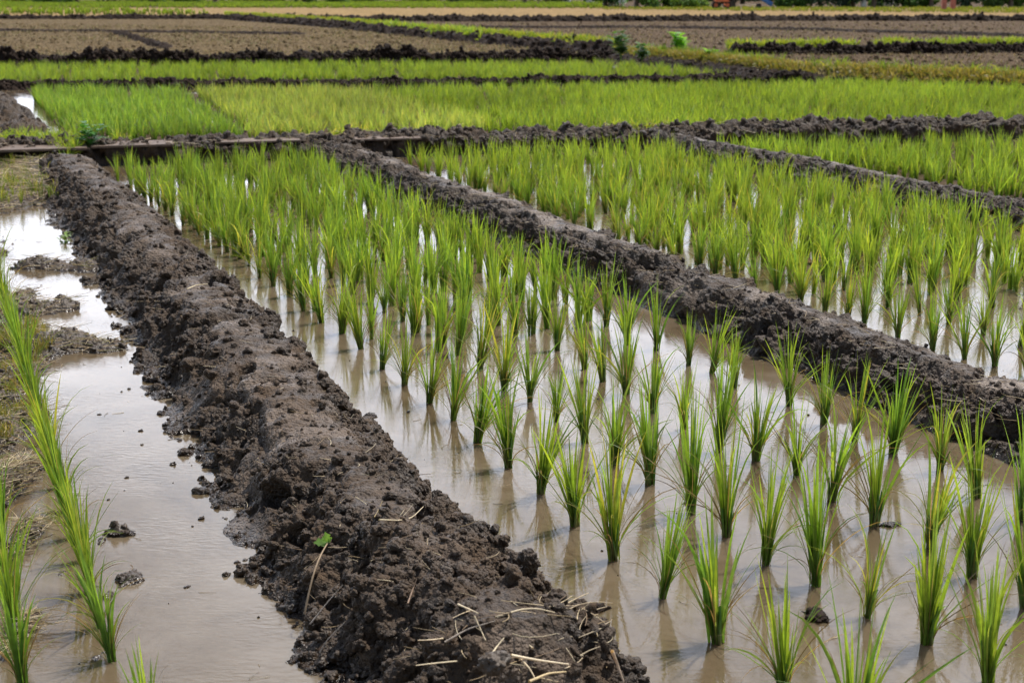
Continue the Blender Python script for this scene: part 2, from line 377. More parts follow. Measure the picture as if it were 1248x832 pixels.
# thin ridge between the two far rice strips
me, _ = ridge_mesh('mud_ridge', rpath([(-70, 110), (30, 109), (230, 107), (430, 107), (700, 104), (1060, 99)]), PROF_ROUND, .155, .22, .22, 1300, 44, 53, M_SOILFAR, amp=1.0, clods=900, clod_r=(.02, .05), wander=.08, hvar=.5)
tag(link('mud_ridge', me), 'thin low mud ridge between the two far strips of rice', 'mud ridge', 'mud ridges between the paddies')
me, _ = ridge_mesh('mud_ridge', rpath([(-60, 78), (200, 78), (400, 77), (620, 75), (756, 73)]), PROF_ROUND, .26, .32, .38, 1300, 60, 67, M_SOILFAR, amp=1.5, clods=2200, clod_r=(.03, .09), wander=.15, hvar=.5)
tag(link('mud_ridge', me), 'wavy black earth ridge between the far rice strip and the ploughed field', 'mud ridge', 'mud ridges between the paddies')
me, _ = ridge_mesh('mud_ridge', rpath([(-50, 24), (120, 24), (275, 24), (400, 33), (520, 46), (640, 58), (760, 67)]), PROF_ROUND, .30, .6, .6, 900, 40, 71, M_SOILFAR, amp=1.1, clods=500, clod_r=(.05, .1), wander=.15, hvar=.4)
tag(link('mud_ridge', me), 'dark bank with a grassy top slanting between two ploughed fields', 'mud ridge', 'mud ridges between the paddies')
me, _ = ridge_mesh('mud_ridge', rpath([(752, 74), (860, 84), (960, 97), (1060, 103), (1160, 108), (1300, 117)]), PROF_ROUND, .19, .5, .45, 900, 60, 77, M_SOILFAR, amp=.5, clods=150, clod_r=(.03, .06), wander=.1, hvar=.3)
tag(link('mud_ridge', me), 'weed-covered earth bank slanting to the right edge behind the bright rice', 'mud ridge', 'mud ridges between the paddies')
me, _ = ridge_mesh('mud_ridge', rpath([(885, 68), (1000, 67), (1120, 66), (1300, 64)]), PROF_ROUND, .26, .35, .35, 700, 50, 83, M_SOILFAR, amp=1.6, clods=900, clod_r=(.04, .09), wander=.15, hvar=.4)
tag(link('mud_ridge', me), 'short dark ridge topped with yellow-green grass inside the ploughed field at right', 'mud ridge', 'mud ridges between the paddies')
me, _ = ridge_mesh('mud_ridge', rpath([(300, 25), (600, 27), (900, 26), (1300, 26)]), PROF_ROUND, .34, .6, .7, 900, 34, 89, M_SOILFAR, amp=1.3, clods=500, clod_r=(.05, .12), wander=.2, hvar=.3)
tag(link('mud_ridge', me), 'long low dark earth bank across the far end of the fields', 'mud ridge', 'mud ridges between the paddies')
me, _ = ridge_mesh('mud_ridge', rpath([(-40, 39), (150, 40), (370, 43)]), PROF_ROUND, .12, .4, .4, 600, 24, 93, M_SOILFAR, amp=1.2, wander=.15, hvar=.4)
tag(link('mud_ridge', me), 'faint dark furrow line crossing the tan ploughed field at upper left', 'mud ridge', 'mud ridges between the paddies')
me, _ = ridge_mesh('mud_ridge', rpath([(143, 42), (165, 48), (202, 60)]), PROF_ROUND, .14, .25, .25, 400, 24, 95, M_SOILFAR, amp=1.2, wander=.1, hvar=.4)
tag(link('mud_ridge', me), 'short slanting dark furrow in the tan ploughed field', 'mud ridge', 'mud ridges between the paddies')
me, _ = ridge_mesh('mud_ridge', rpath([(560, 35), (800, 35), (1000, 38), (1130, 42), (1300, 47)]), PROF_ROUND, .13, .4, .4, 700, 24, 97, M_SOILFAR, amp=1.2, wander=.15, hvar=.4)
tag(link('mud_ridge', me), 'thin dark furrow line crossing the brown ploughed field at upper right', 'mud ridge', 'mud ridges between the paddies')
me, _ = ridge_mesh('mud_mound', rpath([(-60, 112), (-24, 128), (-2, 150), (16, 176)]), PROF_ROUND, .22, .45, .60, 300, 120, 99, M_SOIL, amp=1.2, clods=700, clod_r=(.012, .05), wander=.1, hvar=.2)
tag(link('mud_mound', me), 'rounded dark mud mound at the left edge beside the small ditch', 'mud mound')

# far fields (heightfields of real clods)
def field(name, corners, z, mat, nx_, ny_, amp, sc, seed, kind='structure', edge=0):
    c = [G(x, y)[:2] for x, y in corners]           # far-left, far-right, near-right, near-left
    u = np.linspace(0, 1, nx_)[None, :, None]; v = (np.linspace(0, 1, ny_) ** 1.6)[:, None, None]
    a = c[3] * (1 - u) + c[2] * u; b = c[0] * (1 - u) + c[1] * u
    XY = a * (1 - v) + b * v
    P = np.concatenate([XY, np.full(XY.shape[:2] + (1,), z)], -1).reshape(-1, 3)
    P[:, 2] += amp * (fbm(P, sc, 3, seed) + .8 * (.45 - worley(P, sc * 1.6, seed + 4)))
    o = link(name, mesh_np(name, P, grid_faces(ny_, nx_), mat)); tag(o, kind=kind); return o
field('ploughed_field', [(-900, 22), (420, 22), (775, 71), (-500, 72)], .02, M_PLOUGH, 900, 500, .045, 5.0, 5)
field('ploughed_field', [(420, 21.5), (2200, 21.5), (1900, 118), (775, 74)], .015, M_PLOUGH2, 900, 400, .045, 5.0, 6)
field('tan_field', [(-1500, 10), (2800, 10), (2800, 24), (-1500, 24)], .04, M_TAN, 500, 160, .05, 1.2, 7)

def stubble(name, corners, n, mat, cols, seed, label):
    c = [G(x, y)[:2] for x, y in corners]; rng = np.random.default_rng(seed); B = Batch()
    u, v = rng.random(n)[:, None], (rng.random(n) ** 1.5)[:, None]
    Q = (c[3] * (1 - u) + c[2] * u) * (1 - v) + (c[0] * (1 - u) + c[1] * u) * v
    Q = Q[fbm(np.concatenate([Q, Q * 0], 1)[:, :3], .35, 3, seed) + rng.normal(0, .12, n) > -.02]
    for q in Q:
        m = int(rng.integers(4, 9)); a = rng.uniform(0, 6.28, m); L_ = rng.uniform(.05, .13, m); t_ = rng.uniform(.1, .7, m); w_ = rng.uniform(.004, .010, m)
        tip = np.stack([np.cos(a) * np.sin(t_) * L_, np.sin(a) * np.sin(t_) * L_, np.cos(t_) * L_], 1); sd_ = np.stack([-np.sin(a), np.cos(a), 0 * a], 1) * w_[:, None]; b0 = tip * .12
        p0 = np.array([q[0], q[1], .01]); V = np.stack([p0 + b0 - sd_, p0 + b0 + sd_, p0 + tip], 1).reshape(-1, 3)
        B.add(V, np.arange(3 * m).reshape(-1, 3), np.tile(np.array(cols[int(rng.integers(len(cols)))]) * rng.uniform(.7, 1.2), (3 * m, 1)))
    tag(link(name, B.mesh(name, mat, False)), label, 'stubble', kind='stuff')
DRYC = [(.34, .27, .15), (.26, .20, .11), (.20, .20, .08), (.14, .10, .06)]
# muddy flats of the left puddle
def pix_blob(P, x, y, rx, ry, h):
    a = G(x, y); ex = abs(G(x + rx, y)[0] - a[0]); ey = abs(G(x, y - ry)[1] - a[1])
    r = ((P[:, 0] - a[0]) / ex) ** 2 + ((P[:, 1] - a[1]) / ey) ** 2
    return h * np.exp(-r * 1.1)
n1_, n2_ = 950, 330
tt = 2.3 * (14.0 / 2.3) ** (np.arange(n1_) / (n1_ - 1)); ss = np.linspace(-1.0, SL + .16, n2_)
TT, SS = np.meshgrid(tt, ss, indexing='ij')
P = np.stack([SS * N[0] + TT * U[0], SS * N[1] + TT * U[1], 0 * SS], -1).reshape(-1, 3)
z = np.full(len(P), -.052)
for (x, y, rx, ry, h) in [(28, 327, 22, 3.5, .075), (62, 325, 30, 4, .085), (105, 328, 30, 5, .08), (20, 590, 26, 30, .085), (35, 655, 20, 22, .075), (45, 378, 34, 9, .085), (85, 375, 16, 5, .08), (60, 425, 30, 9, .08), (95, 418, 28, 9, .085), (130, 425, 30, 9, .09),
                          (15, 420, 34, 30, .10), (10, 470, 40, 40, .10), (30, 520, 26, 26, .085), (-20, 390, 30, 50, .10), (-60, 560, 60, 60, .09), (145, 650, 22, 6, .07), (163, 708, 18, 8, .075), (132, 725, 18, 14, .050), (122, 660, 10, 8, .06),
                          (30, 765, 24, 28, .072), (75, 700, 22, 30, .055), (60, 620, 20, 30, .046), (120, 800, 24, 16, .05), (25, 238, 60, 22, .13), (-40, 235, 60, 34, .13), (50, 215, 60, 14, .13), (-60, 330, 40, 40, .10),
                          (0, 690, 16, 30, .06), (10, 600, 14, 30, .06), (10, 800, 20, 30, .05), (20, 300, 0.1, 0.1, 0)]:
    if h: z += pix_blob(P, x, y, rx, ry, h)
z = np.minimum(z, .075)
sup = np.clip((z + .052) / .03, 0, 1)
z += sup * (.020 * fbm(P, 9, 3, 61) + .028 * (.45 - worley(P, 19, 62)) + .014 * (.45 - worley(P, 45, 63)) + .006 * fbm(P, 110, 2, 64))
z += np.clip((SS.ravel() - SL + .05) / .12, 0, 1) * .03
P[:, 2] = z
FLAT = P.copy()
Bt = Batch(); Bt.add(P, grid_faces(n1_, n2_))
rng = np.random.default_rng(77)
ok = np.where(z > .006)[0]; p = (np.gradient(tt)[ok // n2_]) / tt[ok // n2_]; p /= p.sum(); idx = rng.choice(ok, 3200, p=p)
R = .003 * 6 ** (rng.random(3200) ** 2)
add_clods(Bt, P[idx] + [0, 0, .002], R, rng, lambda a, b: 2)
tag(link('mud_flat', Bt.mesh('mud_flat', M_MUD)), kind='structure')

# ------------------------------------------------------------------ rice plants
def lerp(a, b, u): return a + (b - a) * u
def blade(rng, Lh, Wd, phi, th0, bend, r0, nseg, fold, cb, ct, start=-.01, twist=None, pw=1.6, close=.06):
    u = np.linspace(0, 1, nseg + 1)
    th = th0 * np.clip(u * Lh / close, .25, 1) + bend * u ** pw
    ph = phi + rng.normal(0, .18) * u
    ds = Lh / nseg
    dr = np.sin(th) * ds; dz = np.cos(th) * ds
    x = r0 * math.cos(phi) + np.concatenate([[0], np.cumsum(dr[:-1] * np.cos(ph[:-1]))])
    y = r0 * math.sin(phi) + np.concatenate([[0], np.cumsum(dr[:-1] * np.sin(ph[:-1]))])
    zz = start + np.concatenate([[0], np.cumsum(dz[:-1])])
    C = np.stack([x, y, zz], 1)
    tw = (rng.uniform(0, math.pi) if twist is None else twist) + rng.normal(0, .5) * u
    T = np.stack([np.sin(th) * np.cos(ph), np.sin(th) * np.sin(ph), np.cos(th)], 1)
    A = np.stack([-np.sin(ph), np.cos(ph), 0 * ph], 1); Bn = np.cross(T, A)
    S = A * np.cos(tw)[:, None] + Bn * np.sin(tw)[:, None]; Nm = np.cross(T, S)
    w = Wd * .5 * np.minimum(1, .42 + 2.2 * u) * np.clip(1 - u ** 2.6, 0, 1) ** .9 + 1e-4
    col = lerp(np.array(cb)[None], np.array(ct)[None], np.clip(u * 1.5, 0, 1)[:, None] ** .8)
    if fold:
        V = np.stack([C - S * w[:, None], C + Nm * (w * .45)[:, None], C + S * w[:, None]], 1).reshape(-1, 3)
        Cc = np.repeat(col, 3, 0); Cc[1::3] *= 1.12
        return V, grid_faces(nseg + 1, 3), Cc
    V = np.stack([C - S * w[:, None], C + S * w[:, None]], 1).reshape(-1, 3)
    return V, grid_faces(nseg + 1, 2), np.repeat(col, 2, 0)
GREEN = [(.120, .225, .034), (.08, .165, .032), (.16, .265, .036), (.21, .29, .040), (.12, .20, .048), (.15, .24, .03)]
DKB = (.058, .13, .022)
def tuft(seed, nmain=20, nthin=9, H=.27, seg=7, fold=True, yellow=0.0, yb=0.0, wmul=1.0, spread=1.0):
    rng = np.random.default_rng(seed); Lf, Stm = Batch(), Batch()
    asym = rng.uniform(0, 6.28)
    for i in range(nmain):
        phi = rng.uniform(0, 6.283)
        Ln = H * rng.choice([rng.uniform(.55, .85), rng.uniform(.82, 1.12)])
        g = np.array(GREEN[rng.integers(len(GREEN))]); g = lerp(g, np.array([.27, .31, .035]), yb * rng.random())
        ct = g.copy()
        if rng.random() < yellow or (seed < 200 and yellow > 0 and i < 2): ct = np.array([.34, .33, .06]); g = lerp(g, ct, .4)
        th0 = abs(rng.normal(.06, .19)) * spread; bend = abs(rng.normal(.12, .30)) * spread
        pw = 1.6
        if rng.random() < .16: bend = rng.uniform(.7, 1.7); pw = 2.6
        elif rng.random() < .5: th0 *= .45; bend *= .5
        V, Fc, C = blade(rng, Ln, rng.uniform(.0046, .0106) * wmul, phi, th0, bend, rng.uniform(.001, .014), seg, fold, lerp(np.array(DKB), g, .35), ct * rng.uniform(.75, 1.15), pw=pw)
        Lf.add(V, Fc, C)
    for i in range(nthin):
        phi = rng.uniform(0, 6.283); g = np.array([[.10, .17, .03], [.16, .20, .04], [.09, .15, .03], [.20, .19, .06], [.22, .15, .075], [.13, .09, .045]][rng.integers(6)])
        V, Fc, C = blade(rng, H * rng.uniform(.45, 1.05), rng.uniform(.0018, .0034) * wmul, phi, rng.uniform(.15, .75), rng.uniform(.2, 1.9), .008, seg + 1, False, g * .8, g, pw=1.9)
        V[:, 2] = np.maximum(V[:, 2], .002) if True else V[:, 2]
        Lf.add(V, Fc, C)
    for i in range(7):
        a = rng.uniform(0, 6.283); r = rng.uniform(.002, .011); lean = rng.normal(0, .1, 2); rad = rng.uniform(.0028, .0045); hh = rng.uniform(.06, .10)
        k = 6; an = np.arange(k) / k * 6.283; V, C = [], []
        for j, zz in enumerate((-.03, 0, .02, hh * .6, hh)):
            rr = rad * (1.15, 1.1, 1.0, .85, .5)[j]
            V.append(np.stack([r * math.cos(a) + lean[0] * max(zz, 0) + rr * np.cos(an), r * math.sin(a) + lean[1] * max(zz, 0) + rr * np.sin(an), np.full(k, zz)], 1))
            C.append(np.tile([(.10, .07, .03), (.13, .10, .035), (.13, .17, .045), (.09, .19, .03), (.08, .2, .03)][j], (k, 1)))
        V = np.concatenate(V); C = np.concatenate(C); Fc = []
        for j in range(4):
            for q in range(k): Fc.append([j * k + q, j * k + (q + 1) % k, (j + 1) * k + (q + 1) % k, (j + 1) * k + q])
        Stm.add(V, np.array(Fc), C)
    return Lf, Stm
NT = 26
TPL = []
for i in range(NT):
    ye = .045 if i % 4 == 1 else 0.0
    r_ = np.random.default_rng(i + 900)
    Lf, Sm = tuft(100 + i, nmain=int(r_.integers(13, 31)), nthin=int(r_.integers(12, 26)), H=r_.uniform(.30, .35), yellow=ye, yb=.5 if i % 2 else .05, spread=r_.uniform(.65, 1.25))
    far = Batch(); far.add(np.concatenate(Lf.V), [np.concatenate(Lf.F[4])], np.concatenate(Lf.C)); far.add(np.concatenate(Sm.V), [np.concatenate(Sm.F[4])], np.concatenate(Sm.C))
    TPL.append((Lf.mesh('rice_leaves', M_LEAF), Sm.mesh('rice_stem', M_STEM), far.mesh('rice_tuft', M_LEAF)))
def lod(seed, yb, H=.27, nm=15, wm=1.35, yl=.02, gm=1.0, sp=1.1):
    Lf, Sm = tuft(seed, nmain=nm, nthin=3, H=H, seg=4, fold=False, yellow=yl, yb=yb, wmul=wm, spread=sp)
    return np.concatenate(Lf.V), np.concatenate(Lf.F[4]), np.concatenate(Lf.C) * gm
def lods(base, yb, **k): return [lod(base + i, yb, **k) for i in range(12)]
def mass(name, XY, sets, label, cat, scale=(.85, 1.12), seed=0, z=0.0):
    rng = np.random.default_rng(seed + 31); B = Batch()
    zz_ = np.broadcast_to(z, (len(XY),)); XA = np.array([(a[0], a[1], 0) for a in XY]); tone = 1.06 + .30 * fbm(XA, .55, 3, seed) + .12 * vnoise(XA, 2.2, seed + 3)
    for i_, (x, y) in enumerate(XY):
        z = zz_[i_]
        V, Fc, C = sets[rng.integers(len(sets))]; a = rng.uniform(0, 6.283); s = rng.uniform(*scale)
        ca, sa = math.cos(a) * s, math.sin(a) * s
        B.add(np.stack([V[:, 0] * ca - V[:, 1] * sa + x, V[:, 0] * sa + V[:, 1] * ca + y, V[:, 2] * s + z], 1), Fc, C * rng.uniform(.85, 1.15) * (tone[i_] if cat == 'rice crop' else 1))
    o = link(name, B.mesh(name, M_LEAF)); return tag(o, label, cat, kind='stuff')

ORD = ['first', 'second', 'third', 'fourth', 'fifth', 'sixth', 'seventh', 'eighth', 'ninth', 'tenth', 'eleventh', 'twelfth', 'thirteenth', 'fourteenth', 'fifteenth', 'sixteenth', 'seventeenth', 'eighteenth', 'nineteenth', 'twentieth']
TENS = ['', '', 'twenty', 'thirty', 'forty', 'fifty', 'sixty']
def ordinal(n):
    if n <= 20: return ORD[n - 1]
    t, u = divmod(n, 10)
    return TENS[t][:-1] + 'ieth' if u == 0 else TENS[t] + '-' + ORD[u - 1]

rows = {}     # row name -> list of (x, y) world
def row(name, near_px, m_far, dt, y_end, jit=.018):
    pts = [G(x, y)[:2] for x, y in near_px]
    s_end, t_ = st((*pts[-1], 0)); sf = s_of(m_far); t_end = t_of(m_far, y_end)
    rng = np.random.default_rng(abs(hash(name)) % 1 + len(name) * 7 + len(near_px))
    k = 0
    while True:
        t_ += dt * rng.uniform(.88, 1.12); k += 1
        if t_ > t_end: break
        s_ = lerp(s_end, sf, min(1, k / 14)) + rng.normal(0, jit)
        pts.append(W(s_, t_)[:2])
    rows[name] = pts
row('the row beside the broad ridge', [(1145, 1005), (1038, 918), (956, 845), (873, 783), (807, 728), (748, 682), (701, 641), (659, 601), (620, 570), (582, 539), (552, 512), (523, 491), (493, 469), (466, 450), (440, 425), (417, 406),
     (392, 393), (370, 379), (353, 361), (333, 349), (316, 339), (303, 324)], 1.09, .235, 217)
row('the second row from the broad ridge', [(1290, 893), (1203, 833), (1130, 784), (1056, 752), (993, 713), (933, 687), (886, 653), (842, 625), (792, 590), (749, 566), (713, 539), (678, 513), (646, 490), (615, 475), (585, 450), (558, 432)], 1.40, .222, 216)
row('the third row from the broad ridge', [(1250, 741), (1184, 703), (1133, 666), (1066, 640), (1014, 610), (971, 578), (921, 561), (877, 550), (833, 523), (796, 503), (763, 480), (735, 465), (713, 450), (679, 427), (629, 408)], 1.73, .222, 214)
row('the fourth row from the broad ridge', [(1245, 633), (1190, 606), (1146, 573), (1088, 552), (1041, 537), (1004, 517), (961, 494), (895, 473), (867, 454), (839, 445), (800, 426)], 2.07, .222, 212)
row('the dense row left of the puddle', [(186, 905), (136, 805), (124, 764), (111, 722), (100, 684), (92, 655), (82, 624), (74, 595), (66, 568), (58, 541), (51, 516), (44, 493), (37, 470), (31, 450), (25, 431), (19, 413), (13, 395), (8, 378), (3, 362), (-2, 347)], .287, .25, 333, .004)
row('the row at the left edge', [(27, 833), (18, 770), (8, 720), (2, 675), (-4, 630), (-10, 590)], .13, .25, 560)
row('the first row behind the narrow ridge', [(1290, 470), (1252, 458), (1212, 446), (1176, 437), (1136, 427), (1094, 411), (1053, 395), (1033, 389), (1005, 380), (976, 369), (947, 359), (921, 351), (897, 344), (872, 336), (853, 329)], 2.79, .235, 206)
for i, m in enumerate((3.12, 3.40, 3.68, 3.96, 4.24)):
    x0, t00 = -97, t_of(m, (1340 + 97) / m - 8 - i)
    P0 = W(s_of(m), t00); px0, py0 = project(P0)
    row('the %s row behind the narrow ridge' % ORD[i + 1], [(float(px0), float(py0))], m, .225, 205 - 2 * i, .03)
allp = []
for rn, pts in rows.items():
    for (x, y) in pts:
        px_, py_ = project([x, y, 0]); pxt, pyt = project([x, y, .2])
        if -25 < px_ < 1273 and pyt < 828: allp.append((math.hypot(x, y), rn, x, y, float(py_)))
allp.sort(key=lambda a: a[0])
NTHING = 296
things, rest = allp[:NTHING], allp[NTHING:]
count = {}
rng = np.random.default_rng(4)
for k, (d_, rn, x, y, py_) in enumerate(things):
    count[rn] = count.get(rn, 0) + 1
    ti = int(rng.integers(NT)); lv, sm, farm = TPL[ti]
    look = 'yellow-tipped rice seedling' if ti % 4 == 1 else 'green rice seedling'
    lab = '%s, %s from the front in %s' % (look, ordinal(count[rn]), rn)
    rz = float(rng.uniform(0, 6.283)); sc = float(rng.choice([rng.uniform(.93, 1.1), rng.uniform(.76, .93)], p=[.78, .22])) * (1.11 if y < 4.8 and 'left' not in rn else .95)
    behind = 'behind' in rn
    if k < 190:
        o = link('rice_plant', None, loc=(x, y, 0)); o.empty_display_size = .05
        link('leaves', lv, o); link('stem', sm, o)
    else: o = link('rice_plant', farm, loc=(x, y, 0))
    if 'left' in rn:
        o.rotation_euler = (0.0, -.12 if 'dense' in rn else -.05, rz * 0 + float(rng.uniform(-.4, .4))); sc *= .92
    else: o.rotation_euler = (float(rng.normal(0, .07)), float(rng.normal(0, .07)), rz)
    o.scale = (sc, sc, sc)
    tag(o, lab, 'rice plant', 'rice seedlings behind the narrow ridge' if behind else ('rice seedlings left of the puddle' if 'left' in rn else 'rice seedlings between the two near ridges'))

def scatter(poly_px, dens, seed, keep=None):
    pts = np.array([G(x, y)[:2] for x, y in poly_px]); rng = np.random.default_rng(seed)
    lo, hi = pts.min(0), pts.max(0); n = int((hi - lo).prod() * dens); Q = rng.uniform(lo, hi, (n, 2))
    inside = np.zeros(n, bool); j = len(pts) - 1
    for i in range(len(pts)):
        c = ((pts[i, 1] > Q[:, 1]) != (pts[j, 1] > Q[:, 1])) & (Q[:, 0] < (pts[j, 0] - pts[i, 0]) * (Q[:, 1] - pts[i, 1]) / (pts[j, 1] - pts[i, 1] + 1e-12) + pts[i, 0])
        inside ^= c; j = i
    Q = Q[inside]
    if keep is not None: Q = Q[keep(Q, rng)]
    return Q
def mline(m, y): return (-97 + m * (y + 8), y)
nearA = scatter([mline(1.10, 217), mline(2.15, 211), mline(2.13, 430), mline(1.22, 430)], 30, 1, lambda Q, r: r.random(len(Q)) < np.clip((Q[:, 1] - 4.1) / 4.4, 0, 1))
nearB = scatter([mline(2.77, 206), mline(4.42, 196), mline(4.42, 360), mline(2.84, 360)], 34, 2, lambda Q, r: r.random(len(Q)) < np.clip((Q[:, 1] - 4.8) / 3.2, 0, 1))
LA = lods(300, .3, H=.285, nm=18, wm=1.1); LB = lods(330, .65, H=.275, nm=18, wm=1.1); LC = lods(360, .5, H=.27, nm=18, wm=1.1, yl=0)
ra = [(a[2], a[3]) for a in rest if 'broad' in a[1] or 'left' in a[1]]; rb = [(a[2], a[3]) for a in rest if 'behind' in a[1]]
mass('rice_crop', ra + [tuple(q) for q in nearA], LA, 'dense far part of the rice between the two near ridges', 'rice crop', seed=1)
mass('rice_crop', rb + [tuple(q) for q in nearB], LB, 'dense far part of the yellow-green rice behind the narrow ridge', 'rice crop', seed=2)
QC = scatter([(868, 191), (1110, 189), (1330, 184), (1330, 290), (1248, 250), (1010, 211)], 62, 3)
mass('rice_crop', QC, LC, 'bright rice in the wedge between the thin ridge and the cross ridge', 'rice crop', seed=3)
M_BED = soil_material('paddy_bed', (.05, .035, .02), (.11, .08, .05), (.10, .09, .05), .62, fine=30, rough=(.85, .95), bump=.4, bdist=.01, spec=.03)
def silt(corners, seed):
    c = [G(x, y)[:2] for x, y in corners]; n_ = 160
    u = np.linspace(0, 1, n_)[None, :, None]; v = np.linspace(0, 1, n_)[:, None, None]
    XY = (c[3] * (1 - u) + c[2] * u) * (1 - v) + (c[0] * (1 - u) + c[1] * u) * v
    P = np.concatenate([XY, np.full(XY.shape[:2] + (1,), .006)], -1).reshape(-1, 3); P[:, 2] += .012 * fbm(P, 1.2, 4, seed)
    tag(link('mud_bed', mesh_np('mud_bed', P, grid_faces(n_, n_), M_BED)), kind='structure')
silt([(38, 114), (1400, 104), (1400, 156), (88, 176)], 3); silt([(-60, 85), (900, 82), (900, 100), (-60, 108)], 4); silt([(868, 190), (1400, 180), (1400, 300), (1000, 212)], 5)
def gapkeep(lines, w):
    segs = [(G(*a)[:2], G(*b)[:2]) for a, b in lines]
    def f(Q, r):
        k = np.ones(len(Q), bool)
        for a, b in segs:
            d = b - a; t = np.clip(((Q - a) @ d) / (d @ d), 0, 1); k &= np.linalg.norm(Q - (a + t[:, None] * d), axis=1) > w
        return k
    return f
gk = gapkeep([((228, 116), (300, 168))], .09)
LD1 = lods(400, .2, H=.25, nm=14, wm=1.2, yl=0, gm=np.array([.98, 1.0, 1.15]), sp=1.7); LD2 = lods(420, 1.0, H=.25, nm=14, wm=1.2, yl=.06, gm=np.array([1.1, 1.05, 1.9]), sp=1.7); LD3 = lods(440, .6, H=.24, nm=14, wm=1.2, yl=.02, gm=.95, sp=1.7)
mass('rice_crop', scatter([(36, 118), (229, 119), (300, 174), (85, 174)], 56, 5, gk), LD1, 'deep green block of rice at left behind the cross ridge', 'rice crop', seed=5)
mass('rice_crop', scatter([(233, 119), (438, 117), (612, 169), (300, 174)], 56, 6, gk), LD2, 'pale yellowish block of rice in the middle behind the cross ridge', 'rice crop', seed=6)
mass('rice_crop', scatter([(446, 117), (1075, 109), (1400, 122), (1400, 154), (1000, 166), (620, 170)], 56, 7), LD3, 'wide bright green block of rice at right behind the cross ridge', 'rice crop', seed=7)
mass('rice_crop', scatter([(-60, 86), (760, 83), (890, 97), (760, 101), (200, 104), (-60, 107)], 30, 8), LD3, 'far narrow strip of rice in front of the black wavy ridge', 'rice crop', seed=8)
# grass strip beyond
def strip_grass(name, Q, label, sets, scale, z=0.0, seed=0): return mass(name, Q, sets, label, 'grass', scale, seed, z)
LG = lods(500, .4, H=.30, nm=9, wm=9, yl=0, gm=1.0)
strip_grass('grass', scatter([(-60, 2.5), (735, 3.5), (735, 11.5), (-60, 10.5)], 1.3, 9), 'bright green grass strip along the far edge of the fields', LG, (.8, 1.4), .02, 9)
strip_grass('grass', scatter([(-60, 12.5), (120, 12.5), (230, 16), (270, 20.5), (-60, 19)], 1.3, 10, lambda Q, r: r.random(len(Q)) < .7), 'patchy green grass behind the dark bank at upper left', LG, (.9, 1.5), .02, 10)
strip_grass('grass', scatter([(735, 10), (1320, 10.5), (1320, 18), (735, 13)], 2.2, 11), 'dry yellow-green grass at the foot of the far trees', lods(520, .9, H=.2, nm=9, wm=6, yl=.35, gm=.8), (.8, 1.4), .02, 11)

# grass and weeds on the banks
def bank_grass(pts, n, width, H, label, yb, yl, seed, z, wm=2.0, nm=10, gm=1.0, spread=1.6):
    P = np.array([G(x, y)[:2] for x, y in pts]); rng = np.random.default_rng(seed)
    d = np.concatenate([[0], np.cumsum(np.linalg.norm(np.diff(P, axis=0), axis=1))]); u = rng.uniform(0, d[-1], n)
    # patchy
    q = np.stack([u, u * 0, u * 0], 1); u = u[(fbm(q, 1.3, 2, seed) + rng.uniform(-.5, .6, n)) > -.25]
    off = rng.normal(0, width, len(u)); z = z * np.clip(1 - (np.abs(off) / (width * 2.4)) ** 2, 0, 1)
    X = np.stack([np.interp(u, d, P[:, 0]), np.interp(u, d, P[:, 1]) + off], 1)
    sets = []
    for i in range(12):
        Lf, Sm = tuft(seed * 50 + i, nmain=nm, nthin=2, H=H, seg=3, fold=False, yellow=yl, yb=yb, wmul=wm, spread=3.2 * spread)
        sets.append((np.concatenate(Lf.V), np.concatenate(Lf.F[4]), np.concatenate(Lf.C) * gm))
    return mass('grass', X, sets, label, 'grass', (.6, 1.3), seed, z)
bank_grass([(275, 23), (400, 32), (520, 45), (640, 57), (750, 66)], 3400, .42, .22, 'pale green grass along the slanting bank', .7, .3, 61, .27, 3.5, 8)
bank_grass([(460, 39), (540, 48), (590, 53)], 260, .3, .34, 'bright green clump of weeds on the slanting bank', .5, 0, 62, .2, 5.0, 9, 1.15)
bank_grass([(756, 73.5), (860, 83.5), (960, 96.5), (1060, 102.5), (1160, 107.5), (1300, 116.5)], 6500, .32, .17, 'matted olive grass covering the bank at right', .8, .5, 63, .19, 2.2, 10, np.array([.72, .60, .95]))
bank_grass([(770, 74), (860, 83), (960, 96), (1060, 102), (1160, 107), (1300, 116)], 1500, .26, .26, 'taller green tufts on the matted bank at right', .4, .2, 69, .16, 2.2, 8, .8)
bank_grass([(770, 74), (860, 83), (960, 96), (1060, 102), (1160, 107), (1300, 116)], 4000, .34, .15, 'dead grey-brown grass hanging over the bank at right', 1.0, 3, 70, .19, 2.0, 12, np.array([.85, .75, 3.4]))
bank_grass([(885, 66.5), (1000, 65.5), (1120, 64.5), (1300, 62.5)], 1400, .24, .22, 'yellow-green grass topping the short ridge at right', .9, .1, 64, .2, 3.4, 8)
bank_grass([(-20, 190), (20, 187), (75, 194), (105, 200)], 950, .28, .15, 'yellowish weeds tangled on the left end of the cross ridge', .8, .12, 65, .13, 1.1, 10, 1.0)
bank_grass([(345, 184), (420, 180), (455, 181)], 150, .12, .13, 'pale weeds on the middle of the cross ridge', 1.0, .3, 66, .15, 1.1, 9, 1.15)
bank_grass([(140, 192), (160, 190)], 25, .07, .14, 'little yellow-green weeds on the flat top of the cross ridge', .9, .2, 67, .15, 1.1, 9, 1.1)
bank_grass([(740, 176), (765, 176), (795, 177)], 45, .07, .15, 'light green weeds where the thin ridge meets the cross ridge', .9, .2, 68, .15, 1.1, 9, 1.2)

